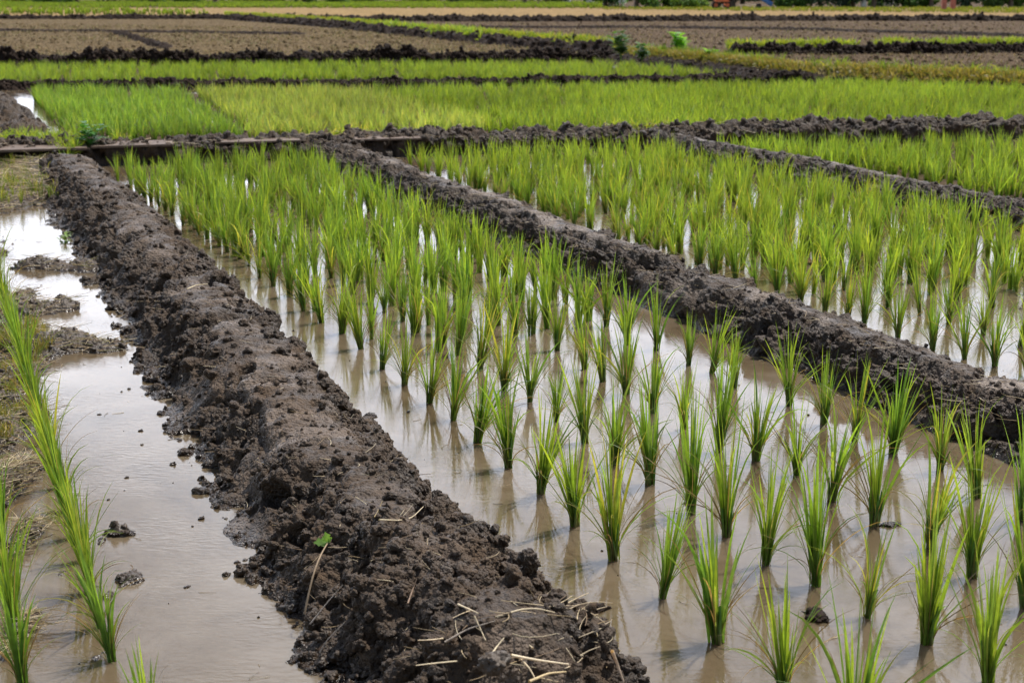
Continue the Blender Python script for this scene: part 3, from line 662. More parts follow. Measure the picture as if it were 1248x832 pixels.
# straw litter and weeds on the left mud flat
HG = {}
def surf_z(cloud, x, y, r=.02):
    k = id(cloud)
    if k not in HG:
        lo = cloud[:, :2].min(0); n = np.ceil((cloud[:, :2].max(0) - lo) / .006).astype(int) + 1; g = np.full(n, -9.0)
        c = ((cloud[:, :2] - lo) / .006).astype(int); np.maximum.at(g, (c[:, 0], c[:, 1]), cloud[:, 2]); HG[k] = (lo, g)
    lo, g = HG[k]; a, b = int((x - lo[0]) / .006), int((y - lo[1]) / .006); w_ = max(1, int(r / .012))
    q = g[max(0, a - w_):a + w_ + 1, max(0, b - w_):b + w_ + 1]
    return float(q.max()) if q.size and q.max() > -1 else .0
def tube(C, R, k=5, col=(.4, .32, .2), jit=0, rng=None, cap=True):
    C = np.array(C, float); n = len(C); T = np.gradient(C, axis=0); T /= np.linalg.norm(T, axis=1)[:, None] + 1e-9
    up = np.array([0, 0, 1.0]) if abs(T[:, 2]).mean() < .8 else np.array([1.0, 0, 0])
    A = np.cross(T, up); A /= np.linalg.norm(A, axis=1)[:, None] + 1e-9; B_ = np.cross(T, A)
    an = np.arange(k) / k * 2 * math.pi; R = np.broadcast_to(R, (n,))
    V = (C[:, None] + R[:, None, None] * (A[:, None] * np.cos(an)[None, :, None] + B_[:, None] * np.sin(an)[None, :, None])).reshape(-1, 3)
    Fc = np.array([[j * k + q, j * k + (q + 1) % k, (j + 1) * k + (q + 1) % k, (j + 1) * k + q] for j in range(n - 1) for q in range(k)])
    c = np.array(col); c = np.tile(c, (n * k, 1)) if c.ndim == 1 else np.repeat(c, k, 0)
    return V, Fc, c
def litter(cloud, idx, n, Ls, Rs, cols, seed, name, label, lift=.004, tilt=.25):
    rng = np.random.default_rng(seed); B = Batch()
    for i in range(n):
        p0 = cloud[rng.choice(idx)]; a = rng.uniform(0, 6.283); Ln = rng.uniform(*Ls); tl = rng.normal(0, tilt)
        u = np.linspace(0, 1, 5); cv = rng.normal(0, .35)
        x = p0[0] + Ln * u * np.cos(a + cv * u); y = p0[1] + Ln * u * np.sin(a + cv * u)
        zz = p0[2] + lift + Ln * u * abs(tl) * .6
        B.add(*tube(np.stack([x, y, zz], 1), rng.uniform(*Rs) * (1 - .5 * u), 4, np.array(cols[rng.integers(len(cols))]) * rng.uniform(.7, 1.2)))
    o = link(name, B.mesh(name, M_STRAW)); return tag(o, label, 'straw', kind='stuff')
STRAWC = [(.42, .33, .2), (.30, .22, .12), (.5, .42, .28), (.18, .12, .07), (.24, .22, .08)]
pxx, pyy = project(FLAT)
vis = (pxx > -40) & (pxx < 150) & (FLAT[:, 2] > .004)
litter(FLAT, np.where(vis & (pyy > 300) & (pyy < 600))[0], 1800, (.02, .13), (.0006, .0018), STRAWC, 71, 'straw_litter', 'tangled dry straw on the mud left of the puddle')
litter(FLAT, np.where((pxx > -40) & (pxx < 110) & (pyy < 262) & (FLAT[:, 2] > 0))[0], 1500, (.05, .24), (.001, .003), STRAWC, 72, 'straw_litter', 'dry straw on the brown ground beyond the far end of the puddle')
b1x, b1y = project(BP1)
litter(BP1, np.where((BP1[:, 2] > .03) & (b1y > 300))[0], 420, (.01, .06), (.0005, .0012), STRAWC[:4], 73, 'straw_litter', 'fine bits of straw and root scattered over the broad ridge', .003, .4)
litter(BP1, np.where((BP1[:, 2] > .11) & (b1y > 735) & (b1x > 540) & (b1x < 760))[0], 80, (.03, .11), (.0010, .0022), STRAWC[:4] + [(.5, .4, .26)], 77, 'straw_litter', 'half-buried straw tangled on the near end of the broad ridge', .002, .15)
b2x, b2y = project(BP2)
litter(BP2, np.where((BP2[:, 2] > .1))[0], 420, (.02, .10), (.0007, .0014), STRAWC[:3], 74, 'straw_litter', 'fine dry straw lying along the narrow ridge', .003, .2)
litter(BX1, np.where((BX1[:, 2] > .12))[0], 260, (.05, .22), (.0015, .003), STRAWC[:3], 75, 'straw_litter', 'dry stalks lying on the cross ridge', .004, .25)
idg = np.where((pxx > -40) & (pxx < 62) & (pyy > 395) & (pyy < 560) & (FLAT[:, 2] > .01))[0]
rg = np.random.default_rng(8); sets = []
for i in range(8):
    Lf, Sm = tuft(7000 + i, nmain=7, nthin=5, H=.07, seg=4, fold=False, yellow=.3, yb=1.0, wmul=.35, spread=4); sets.append((np.concatenate(Lf.V), np.concatenate(Lf.F[4]), np.concatenate(Lf.C)))
idv = np.where((pxx > -40) & (pxx < 80) & (pyy > 560) & (pyy < 832) & (FLAT[:, 2] > .003))[0]
litter(FLAT, idv, 700, (.02, .10), (.0006, .0016), STRAWC, 76, 'straw_litter', 'dead straw and roots caught between the two rice rows at lower left')
idf = np.where((pxx > -40) & (pxx < 75) & (pyy < 262) & (FLAT[:, 2] > 0))[0]
mass('grass', [tuple(FLAT[i][:2]) for i in rg.choice(idf, 150)], [(a * 1.7, b_, c_ * .7) for a, b_, c_ in sets], 'yellowing weeds on the brown ground at the far end of the puddle', 'grass', (.5, 1.3), 82, .06)
mass('grass', [tuple(FLAT[i][:2]) for i in rg.choice(idg, 430)], [(a * .9, b_, c_ * np.array([.85, .68, 1.1])) for a, b_, c_ in sets], 'low yellowing grass on the mud bank at the left edge', 'grass', (.6, 1.3), 81, .035)

WG = np.stack([scatter([(-60, 260), (1300, 230), (1300, 860), (-60, 860)], 400, 91)[:, k] for k in (0, 1)] + [np.zeros(1)] * 0, 1)
WG = np.concatenate([WG, np.full((len(WG), 1), .0015)], 1); sg = WG[:, 0] * N[0] + WG[:, 1] * N[1]
WG = WG[(sg < SL) | ((sg > SR) & (sg < s2a)) | (sg > s2b)]
litter(WG, np.arange(len(WG)), 520, (.006, .05), (.0004, .0011), STRAWC[:4] + [(.10, .08, .05)], 92, 'floating_straw', 'bits of straw and root floating on the muddy water', .0, .03)
Bt = Batch(); rg2 = np.random.default_rng(93); q = WG[rg2.choice(len(WG), 260)]; R = .002 * 5 ** (rg2.random(260) ** 2.5)
add_clods(Bt, q * [1, 1, 0], R, rg2, lambda a, b: 2)
tag(link('mud_crumbs', Bt.mesh('mud_crumbs', M_SOIL)), 'crumbs of mud standing in the shallow water', 'mud crumbs', kind='stuff')

stubble('stubble', [(-60, 28), (420, 36), (770, 70), (-60, 70)], 9000, M_STRAW, DRYC, 5, 'dry rice stubble on the tan ploughed field at upper left')
stubble('stubble', [(420, 28), (1300, 28), (1300, 114), (775, 72)], 8000, M_STRAW, DRYC, 6, 'sparse dry stubble on the brown ploughed field at upper right')
for nm_, cor_, n_, sd_ in (('clods_in_tan_field', [(-60, 28), (420, 36), (770, 70), (-60, 70)], 2600, 15), ('clods_in_brown_field', [(420, 28), (1300, 28), (1300, 114), (775, 72)], 3200, 16)):
    c = [G(x, y)[:2] for x, y in cor_]; rr_ = np.random.default_rng(sd_); u, v = rr_.random(n_)[:, None], (rr_.random(n_) ** 1.5)[:, None]
    Q = (c[3] * (1 - u) + c[2] * u) * (1 - v) + (c[0] * (1 - u) + c[1] * u) * v; Bt = Batch()
    add_clods(Bt, np.concatenate([Q, np.full((n_, 1), .02)], 1), .02 * 4.5 ** (rr_.random(n_) ** 2), rr_, lambda a, b: 2)
    tag(link('soil_clods', Bt.mesh('soil_clods', M_PLOUGH if sd_ == 15 else M_PLOUGH2)), 'loose clods over the %s ploughed field' % ('tan' if sd_ == 15 else 'brown'), 'clods', kind='stuff')

# separate straw stalks on the broad ridge (each a thing)
def on1(x, y):
    p = G(x, y, .2)
    for _ in range(4): p = G(x, y, .4 * p[2] + .6 * surf_z(BP1, p[0], p[1], .015))
    return p
def stalk(pts, rad, label, col=(.46, .38, .25), group='straws lying on the broad ridge', lift=.008):
    A = np.array([(x, y, q[0] if q else 0) for x, y, *q in pts]); u = np.linspace(0, 1, 12); uo = np.linspace(0, 1, len(A))
    A = np.stack([np.interp(u, uo, A[:, k]) for k in range(3)], 1)
    C = np.array([on1(x, y) + [0, 0, 0] for x, y, q in A])
    zf = np.polyval(np.polyfit(u, C[:, 2], 1), u); zf += max(0, np.percentile(C[:, 2] - zf, 75)); zf = zf + rad * .7 + A[:, 2]
    C = np.array([G(a[0], a[1], z_) for a, z_ in zip(A, zf)]); rad *= .72
    K = C.copy(); K[1:-1] = (C[:-2] + C[1:-1] * 2 + C[2:]) / 4
    V, Fc, c = tube(K, rad * (1.1 - .6 * u), 6, np.array(col))
    return tag(link('straw', mesh_np('straw', V, Fc, M_STRAW, c)), label, 'straw', group)
stalk([(462, 633), (490, 634), (503, 630), (516, 617, .01)], .0028, 'bent pale straw on the smooth crown of the broad ridge, above the sprig')
stalk([(456, 630), (461, 622), (466, 610, .02)], .0022, 'short brown stub standing beside the bent pale straw', (.22, .16, .07))
stalk([(604, 752), (635, 742, .008), (655, 741, .012), (676, 746)], .0034, 'longest arched straw lying below the cubic clod')
stalk([(542, 782), (570, 766), (604, 756)], .0028, 'greyish straw running up to the arched straw', (.30, .25, .2))
stalk([(558, 736), (572, 742), (583, 747)], .0028, 'short cream straw above the greyish straw', (.6, .5, .34))
stalk([(578, 750, .01), (585, 765), (592, 780)], .0026, 'short straw crossing just under the greyish one')
stalk([(597, 800), (605, 788), (614, 777, .01)], .0032, 'stubby straw beside the two pale lumps at the bottom', (.5, .42, .28))
stalk([(623, 798), (655, 804), (693, 809)], .0042, 'thick cream straw lying level near the bottom edge', (.62, .52, .36))
stalk([(634, 802), (646, 815), (652, 826)], .0034, 'straw slanting down under the thick cream one', (.5, .40, .26))
stalk([(645, 830), (668, 820), (690, 818)], .0040, 'curved straw at the bottom edge under the thick cream one', (.52, .40, .22))
stalk([(746, 793, .03), (752, 808, .01), (760, 830)], .0050, 'flattened pale leaf of straw standing at the right foot of the ridge', (.55, .42, .30))
stalk([(497, 735), (503, 718), (508, 705, .02)], .0024, 'dark dry root poking out of the hollow in the ridge side', (.22, .15, .10))
stalk([(378, 760), (398, 735, .02), (418, 712, .04)], .0024, 'greyish straw leaning on the shaded side of the ridge, low by the puddle', (.34, .29, .24))
stalk([(390, 795), (398, 780, .01), (420, 758, .03)], .0024, 'second greyish straw leaning on the shaded side, nearest the bottom edge', (.34, .29, .24))
stalk([(228, 352), (240, 347), (253, 346)], .0030, 'small pale straw on the far stretch of the broad ridge', (.5, .42, .26))

# sprig of weed on the broad ridge
def leaf_poly(center, d, up, L, Wd, col, lobes=0, cup=.15):
    d = d / np.linalg.norm(d); s = np.cross(d, up); s /= np.linalg.norm(s) + 1e-9; n = np.cross(s, d)
    m = 13; u = np.linspace(0, 1, m); w = Wd * .5 * np.sin(np.pi * np.clip(u, .0, 1) ** .8) ** .8 + 1e-4
    if lobes: w = w * (1 + .35 * np.cos(u * lobes * 2 * math.pi))
    C = center + d * (u * L)[:, None] + n * (-cup * L * u ** 2)[:, None]
    V = np.stack([C - s * w[:, None] + n * (w * .2)[:, None], C, C + s * w[:, None] + n * (w * .2)[:, None]], 1).reshape(-1, 3)
    return V, grid_faces(m, 3), np.tile(np.array(col) * 1.0, (3 * m, 1))
def weed(name, base, label, stems, leafL, leafW, n, col, seed, cat='weed', lobes=0, hgt=.15, woody=None):
    rng = np.random.default_rng(seed); root = link(name, None, loc=base); root.empty_display_size = .05
    tag(root, label, cat); Sb = Batch(); Lb = Batch()
    for i in range(stems):
        a = rng.uniform(0, 6.283); h = hgt * rng.uniform(.6, 1.1); ln_ = rng.uniform(.1, .6)
        u = np.linspace(0, 1, 6); C = np.stack([np.cos(a) * ln_ * h * u ** 1.4, np.sin(a) * ln_ * h * u ** 1.4, h * u], 1)
        Sb.add(*tube(C, .002 * hgt / .15 * (1 - .5 * u), 5, (.14, .20, .05)))
        for j in range(n):
            q = C[min(5, 2 + j * 4 // n)]; b = rng.uniform(0, 6.283); e = rng.uniform(-.1, .7)
            dr = np.array([math.cos(b) * math.cos(e), math.sin(b) * math.cos(e), math.sin(e)])
            Lb.add(*leaf_poly(q, dr, np.array([0, 0, 1.0]), leafL * rng.uniform(.6, 1.1), leafW * rng.uniform(.7, 1.1), np.array(col) * rng.uniform(.7, 1.3), lobes))
    link('stem', Sb.mesh('weed_stem', M_STEM), root); link('leaves', Lb.mesh('weed_leaves', M_LEAF), root)
    return root
bs = on1(371, 748)
tip = on1(403, 677) + [0, -.035, .05]
root = link('weed_sprig', None, loc=bs); root.empty_display_size = .03
tag(root, 'uprooted weed sprig with two lobed leaves leaning on the shaded side of the broad ridge', 'weed')
C = np.stack([lerp(bs * 0, tip - bs, u) + np.array([0, -.02, .03]) * math.sin(u * 3.1) for u in np.linspace(0, 1, 9)])
V, Fc, c = tube(C, .0028 * (1.1 - .5 * np.linspace(0, 1, 9)), 6, (.30, .22, .14)); link('stem', mesh_np('sprig_stem', V, Fc, M_STRAW, c), root)
Lb = Batch()
for (dx, dy, dz, L_, w_) in ((-.9, -.25, .1, .036, .022), (-.2, -.2, .95, .028, .020), (-.8, .2, -.25, .026, .016), (.35, -.5, .6, .02, .012)):
    Lb.add(*leaf_poly(C[-1], np.array([dx, dy, dz], float), np.array([0, -.7, .7]), L_, w_, (.12, .22, .055), 3))
link('leaves', Lb.mesh('sprig_leaves', M_LEAF), root)
weed('broad_leaf_weed', G(100, 205) + [0, .25, .10], 'leafy dark green weed at the far end of the broad ridge', 7, .12, .075, 7, (.06, .17, .035), 5, hgt=.26)
weed('small_weed', on1(78, 303) * [1, 1, 1], 'small pale green weed low on the left side of the broad ridge', 5, .05, .02, 6, (.16, .24, .07), 6, hgt=.09, lobes=2)
weed('leafy_bush', G(757, 74, .1), 'small dark bush at the right end of the black wavy ridge', 14, .20, .11, 9, (.055, .12, .03), 7, hgt=.55)
weed('leafy_bush', G(782, 76, .1), 'lower dark green bush beside the small dark bush on the grassy bank', 9, .18, .1, 9, (.06, .15, .035), 17, hgt=.32)
weed('leafy_bush', G(829, 72, .1), 'bright light green bush rising from the grassy bank', 12, .22, .14, 10, (.15, .33, .04), 8, hgt=.5)
weed('leafy_bush', G(866, 78, .1), 'second bright bush, low on the grassy bank right of the light green one', 9, .18, .12, 9, (.13, .27, .04), 9, hgt=.25)

# separate clods (each a thing)
def clod(pos, r, label, sub=4, k=0, mat=M_SOIL, sq=(1, 1, .8), group=None, cat='clod'):
    V0, F0 = CLODS[sub][k % len(CLODS[sub])]
    o = link('mud_clod', mesh_np('mud_clod', V0 * r * np.array(sq), F0, mat), loc=pos); o.rotation_euler = (0, 0, k * 1.3)
    return tag(o, label, cat, group)
def w3(x, y, dz=.0): return G(x, y) + [0, 0, dz]
clod(on1(646, 690) + [0, 0, .012], .030, 'cubic dark clod perched on the right edge of the broad ridge', k=1, sq=(.9, .9, 1.1))
clod(w3(452, 507), .024, 'dark clod in the water just right of the broad ridge, halfway along', k=2, sq=(1.3, .9, .5))
clod(w3(728, 742), .034, 'flat black clod in the water beside the foot of the broad ridge near the bottom', k=3, sq=(1.4, 1, .5), mat=M_SOILFAR)
clod(w3(994, 751), .036, 'dark clod among the near rice seedlings at lower right', k=4, sq=(1.3, 1, .5), mat=M_SOILFAR)
clod(w3(1083, 640), .022, 'low muddy lump beside a seedling in the third row', k=5, sq=(1.5, 1, .4))
clod(w3(146, 650), .034, 'upper of the two big clods beside the dense rice row', k=0, sq=(1.4, .8, .55))
clod(w3(160, 706), .036, 'lower of the two big clods beside the dense rice row', k=1, sq=(1.2, 1, .6))
clod(w3(276, 701), .013, 'small clod in the puddle touching the ridge foot', sub=3, k=2)
clod(w3(228, 715), .009, 'flat dark speck of mud alone in the lower puddle', sub=3, k=3, sq=(1.3, 1, .5))
clod(w3(211, 566), .014, 'rounded pebble-like clod in the middle of the puddle near the ridge', sub=3, k=4)
clod(w3(121, 505), .010, 'tiny flat clod left of the puddle centre, upper part', sub=3, k=5, sq=(1.4, 1, .6))
clod(w3(172, 525), .010, 'tiny clod in the upper puddle close to the ridge', sub=3, k=6)
clod(w3(158, 474), .009, 'tiny dark clod at the narrow upper end of the puddle', sub=3, k=7)
clod(w3(173, 542), .007, 'smallest crumb in the puddle below the upper tiny clods', sub=3, k=8)
clod(w3(154, 582), .008, 'tiny crumb in the puddle left of the rounded clod', sub=3, k=9)
clod(w3(245, 632), .014, 'small clod stuck at the foot of the ridge by the puddle', sub=3, k=10)
clod(w3(75, 371, .03), .030, 'reddish brown lump on the mud bar crossing the upper puddle', k=2, sq=(1.2, .9, .7))
clod(on1(568, 797) + [0, 0, .006], .028, 'pale rounded lump on the ridge near the bottom edge, left one', k=3, mat=M_MUD)
clod(on1(602, 811) + [0, 0, .006], .030, 'pale rounded lump on the ridge near the bottom edge, right one', k=5, mat=M_MUD)
clod(on1(203, 338) + [0, 0, .012], .034, 'dark rounded clod sitting on the crown of the broad ridge, far part', k=0)
clod(on1(397, 470) + [0, 0, .0], .038, 'knobbly clod at the right edge of the broad ridge, middle part', k=4)
clod(on1(330, 408) + [0, 0, .0], .040, 'large clod on the right edge of the broad ridge, above the knobbly one', k=1)
clod(w3(282, 370, .01), .030, 'black clod at the waterline right of the ridge, far part', k=5, mat=M_SOILFAR)

# planks over the ditch at the cross ridge
M_WOOD = plain('weathered_wood', (.13, .088, .060), .75, .3, 14, .3)
def box(V0, V1, half, z0, z1, bev=.006):
    V0, V1 = np.array(V0[:2]), np.array(V1[:2]); d = V1 - V0; L = np.linalg.norm(d); d /= L; n = np.array([-d[1], d[0]])
    import bmesh
    bm = bmesh.new(); bmesh.ops.create_cube(bm, size=1)
    for v in bm.verts: v.co = Vector((v.co.x * L, v.co.y * half * 2, v.co.z * (z1 - z0)))
    bmesh.ops.bevel(bm, geom=bm.edges[:], offset=min(bev, (z1 - z0) * .3), segments=2, affect='EDGES')
    me = bpy.data.meshes.new('box'); bm.to_mesh(me); bm.free()
    return me, ((V0[0] + V1[0]) / 2, (V0[1] + V1[1]) / 2, (z0 + z1) / 2), math.atan2(d[1], d[0])
def plank(a, b, half, z0, z1, label, cat='plank', mat=M_WOOD, name='plank', group=None):
    me, c, r = box(G(*a), G(*b), half, z0, z1); me.materials.append(mat); o = link(name, me, loc=c); o.rotation_euler = (0, 0, r); return tag(o, label, cat, group)
plank((-60, 207), (108, 202), .22, .160, .182, 'flat weathered board over the dark gap at the left edge')
plank((112, 200), (212, 197), .20, .158, .180, 'flat reddish board beside the leafy weed, over the dark ditch')
plank((262, 195), (366, 192), .16, .160, .178, 'light brown board on the cross ridge at the far end of the narrow ridge')
plank((430, 190.5), (512, 188.5), .16, .156, .174, 'grey board behind the far end of the narrow ridge')

# ------------------------------------------------------------------ far edge: trees, bushes, machines
def tree(seed, Ht, R, col, leaves=2600, low=.12):
    rng = np.random.default_rng(seed); Tk, Cr = Batch(), Batch()
    u = np.linspace(0, 1, 8); r0 = .05 * R + .07
    C = np.stack([.3 * np.sin(u * 2 + seed) * u, .25 * np.cos(u * 3 + seed) * u, Ht * .75 * u], 1)
    Tk.add(*tube(C, r0 * (1.25 - u), 8, (.16, .12, .09)))
    lobes = []
    for i in range(12):
        a = rng.uniform(0, 6.283); h = rng.uniform(.15, .95) * Ht * .75; k = int(h / (Ht * .75) * 7)
        e = np.array([math.cos(a) * R * rng.uniform(.4, .8), math.sin(a) * R * rng.uniform(.4, .8), rng.uniform(.0, .25) * Ht]); p0 = C[k]
        w = np.linspace(0, 1, 6)[:, None]; Tk.add(*tube(p0 + e * w + np.array([0, 0, .1 * Ht]) * w ** 2, r0 * .45 * (1.1 - w[:, 0]), 5, (.15, .11, .08)))
        lobes.append((p0 + e, R * rng.uniform(.3, .5)))
    for i in range(7): lobes.append((np.array([rng.normal(0, R * .5), rng.normal(0, R * .5), Ht * rng.uniform(low, .5)]), R * rng.uniform(.3, .5)))
    lobes.append((C[-1], R * .6)); n = leaves; li = rng.integers(0, len(lobes), n)
    c = np.array([lobes[i][0] for i in li]); rr = np.array([lobes[i][1] for i in li])
    d = rng.normal(size=(n, 3)); d /= np.linalg.norm(d, axis=1)[:, None]; P = c + d * (rr * rng.random(n) ** .4)[:, None] * [1, 1, .75]
    P[:, 2] = np.maximum(P[:, 2], .12)
    M = rotmats(n, rng); s = rng.uniform(.10, .24, n) * (R / 3) ** .3
    base = np.array([[-1, -.45, 0], [0, -.6, .15], [1, 0, 0], [0, .6, .15], [-1, .45, 0]])
    V = np.einsum('nij,kj->nki', M, base) * s[:, None, None] + P[:, None]
    Fc = np.arange(n)[:, None] * 5
    tint = np.repeat(np.array(col)[None] * rng.uniform(.55, 1.6, (n, 1)), 5, 0)
    me = mesh_np('tree_crown', V.reshape(-1, 3), [np.concatenate([Fc, Fc + 1, Fc + 3, Fc + 4], 1), np.concatenate([Fc + 1, Fc + 2, Fc + 3], 1)], M_TREE, tint, False)
    return Tk.mesh('tree_trunk', M_STRAW), me
KIND = [tree(1, 6.5, 3.0, (.035, .075, .03)), tree(2, 5.0, 2.6, (.05, .11, .03)), tree(3, 7.5, 3.4, (.03, .06, .035)), tree(4, 4.2, 2.6, (.08, .16, .035)), tree(5, 1.9, 1.7, (.10, .17, .05), 1500, .1), tree(6, 1.6, 1.9, (.07, .14, .03), 1500, .1)]
TNAME = ['round dark green tree', 'mid green bushy tree', 'tall blackish green tree', 'light green leafy tree', 'pale bright bush', 'low green bush']
places = [(-30, 0), (20, 1), (60, 5), (95, 3), (140, 2), (185, 1), (230, 5), (262, 0), (330, 2), (372, 1), (410, 4), (452, 3), (505, 0), (550, 2), (588, 5), (640, 0), (667, 2), (737, 1), (775, 3), (812, 0), (830, 5), (845, 4), (893, 2), (905, 0),
          (962, 5), (978, 2), (1000, 0), (1028, 2), (1040, 3), (1065, 0), (1075, 5), (1102, 2), (1118, 4), (1135, 3), (1178, 2), (1200, 0), (1215, 4), (1232, 3), (1262, 2), (1290, 1)]
rng = np.random.default_rng(12); seen = {}
for i, (x, k) in enumerate(places):
    yb = 4.5 if x < 730 else 9.5
    yb += rng.uniform(-.8, .8); p = G(x, yb)
    if any(abs(x - q) < 9 for q in (691, 719, 757, 1052, 1083)): p = G(x, yb - 1.5)
    seen[k] = seen.get(k, 0) + 1
    side = 'beyond green strip' if x < 730 else 'at dry field edge'
    o = link('tree' if k < 4 else 'bush', None, loc=(p[0], p[1], -.05)); o.rotation_euler = (0, 0, float(rng.uniform(0, 6.28))); s = float(rng.uniform(.9, 1.25)); o.scale = (s, s, s)
    tag(o, '%s, %s such from the left, %s' % (TNAME[k], ordinal(seen[k]), side), 'tree' if k < 4 else 'bush', 'trees and bushes along the far edge of the fields')
    link('trunk', KIND[k][0], o); link('crown', KIND[k][1], o)
# far-off wood behind them
B = Batch(); rng = np.random.default_rng(33)
for i in range(46):
    cx = -190 + i * 9 + rng.uniform(-3, 3); cy = 300 + rng.uniform(-8, 8); n = 700
    d = rng.normal(size=(n, 3)); d /= np.linalg.norm(d, axis=1)[:, None]; Pp = np.array([cx, cy, 4.5]) + d * np.array([7, 5, 5]) * rng.random((n, 1)) ** .33
    Pp[:, 2] = np.maximum(Pp[:, 2], .2); M = rotmats(n, rng)
    Vq = np.einsum('nij,kj->nki', M, np.array([[-1, -.6, 0], [1, -.6, 0], [1, .6, 0], [-1, .6, 0]])) * rng.uniform(.4, .8, n)[:, None, None] + Pp[:, None]
    B.add(Vq.reshape(-1, 3), np.arange(n * 4).reshape(-1, 4), np.repeat(np.array([[.04, .08, .035]]) * rng.uniform(.6, 1.6, (n, 1)), 4, 0))
tag(link('distant_wood', B.mesh('distant_wood', M_TREE, False)), 'far-off dark wood behind the row of trees', 'wood', kind='stuff')

def part_box(name, parent, c, size, mat, bev=.03, rot=None):
    import bmesh
    bm = bmesh.new(); bmesh.ops.create_cube(bm, size=1)
    for v in bm.verts: v.co = Vector((v.co.x * size[0], v.co.y * size[1], v.co.z * size[2]))
    bmesh.ops.bevel(bm, geom=bm.edges[:], offset=bev, segments=2, affect='EDGES')
    me = bpy.data.meshes.new(name); bm.to_mesh(me); bm.free(); me.materials.append(mat)
    o = link(name, me, parent, c)
    if rot: o.rotation_euler = rot
    return o
def part_wheel(name, parent, c, r, w, mat):
    import bmesh
    bm = bmesh.new(); bmesh.ops.create_cone(bm, segments=24, radius1=r, radius2=r, depth=w, cap_ends=True)
    for v in bm.verts: v.co = Vector((v.co.x, v.co.z, v.co.y))
    bmesh.ops.bevel(bm, geom=bm.edges[:], offset=w * .2, segments=2, affect='EDGES')
    me = bpy.data.meshes.new(name); bm.to_mesh(me); bm.free(); me.materials.append(mat); return link(name, me, parent, c)
M_ORANGE = plain('orange_paint', (.55, .14, .05), .45, .25, 6); M_WHITE = plain('white_paint', (.78, .77, .72), .6, .08, 2); M_BLUE = plain('blue_tarpaulin', (.02, .12, .36), .5, .3, 3)
M_BLACK = plain('black_rubber', (.03, .03, .03), .8, .2, 5); M_BRICK = plain('brick_red', (.42, .15, .11), .85, .25, 4); M_CREAM = plain('cream_board', (.72, .62, .44), .6, .1, 2); M_GLASS = plain('dark_window', (.05, .06, .07), .15, .2, 1)
p = G(879, 12); t_ = link('farm_cart', None, loc=(p[0], p[1], .05)); tag(t_, 'orange-red farm cart parked at the far edge of the fields', 'cart')
part_box('cargo_bed', t_, (0, 0, .95), (1.3, 1.1, .6), M_ORANGE); part_box('axle', t_, (0, 0, .5), (1.3, .1, .1), M_BLACK, .01); part_box('front_panel', t_, (0, -.58, 1.35), (1.3, .05, .25), M_ORANGE, .01)
for sx in (-.62, .62): part_wheel('wheel', t_, (sx, 0, .38), .38, .18, M_ORANGE) if False else None
for sx in (-.55, .55):
    w_ = part_wheel('wheel', t_, (sx, -.1, .36), .38, .16, M_BLACK); h_ = part_wheel('hub', w_, (0, -.02, 0), .17, .18, M_ORANGE)
part_box('drawbar', t_, (.15, -.9, .45), (.08, .9, .08), M_ORANGE, .01, (.25, 0, 0))
p = G(911, 12); t_ = link('bench', None, loc=(p[0], p[1], .05)); tag(t_, 'low cream bench standing right of the orange cart', 'bench')
part_box('seat', t_, (0, 0, .36), (1.5, .4, .12), M_CREAM, .02)
for sx in (-.6, .6): part_box('leg', t_, (sx, 0, .15), (.1, .35, .30), M_CREAM, .01)
p = G(934, 11.5); t_ = link('wheelbarrow', None, loc=(p[0], p[1], .05)); tag(t_, 'blue wheelbarrow tipped over to the right of the cream bench', 'wheelbarrow')
part_box('tray', t_, (-.1, 0, .75), (1.5, .7, .4), M_BLUE, .08, (0, .55, 0)); part_box('handle', t_, (.75, -.3, .25), (.8, .05, .05), M_CREAM, .01, (0, .7, 0)); part_box('handle', t_, (.75, .3, .25), (.8, .05, .05), M_CREAM, .01, (0, .7, 0))
part_wheel('wheel', t_, (-.75, 0, .25), .25, .1, M_BLACK)
for x, lab in ((1150, 'left one of the two reddish brick gate pillars'), (1161, 'right one of the two reddish brick gate pillars')):
    p = G(x, 13.5); t_ = link('gate_pillar', None, loc=(p[0], p[1], 0)); tag(t_, lab, 'pillar', 'brick gate pillars')
    part_box('shaft', t_, (0, 0, .95), (.38, .38, 1.9), M_BRICK, .02); part_box('cap', t_, (0, 0, 1.96), (.5, .5, .12), M_BRICK, .02)
def tank(x, y, r_, hgt, lab):
    import bmesh
    p = G(x, y); t_ = link('water_tank', None, loc=(p[0], p[1], 0)); tag(t_, lab, 'tank', 'white tanks beyond the fields')
    for nm, rr, z0_, z1_ in (('body', r_, .12, hgt), ('lid', r_ * .5, hgt, hgt + .12), ('plinth', r_ * 1.08, 0, .12)):
        bm = bmesh.new(); bmesh.ops.create_cone(bm, segments=28, radius1=rr, radius2=rr, depth=z1_ - z0_, cap_ends=True)
        bmesh.ops.bevel(bm, geom=[e for e in bm.edges if e.calc_length() < rr * .5], offset=rr * (.22 if nm == 'body' else .05), segments=3, affect='EDGES')
        me = bpy.data.meshes.new('tank_' + nm); bm.to_mesh(me); bm.free(); me.materials.append(M_WHITE if nm != 'plinth' else M_CREAM); link(nm, me, t_, (0, 0, (z0_ + z1_) / 2))
tank(691, 4.6, .62, 1.6, 'white tank above the green strip, left one of three')
tank(719, 4.8, .60, 1.7, 'white tank above the green strip, middle one of three')
tank(757, 5.0, .65, 1.6, 'white tank above the green strip, right one of three')
tank(1052, 10.0, .30, 1.7, 'slim white tank between dark trees at right')
tank(1083, 8.8, .55, 1.6, 'wide white tank half hidden by bushes, right of the slim one')

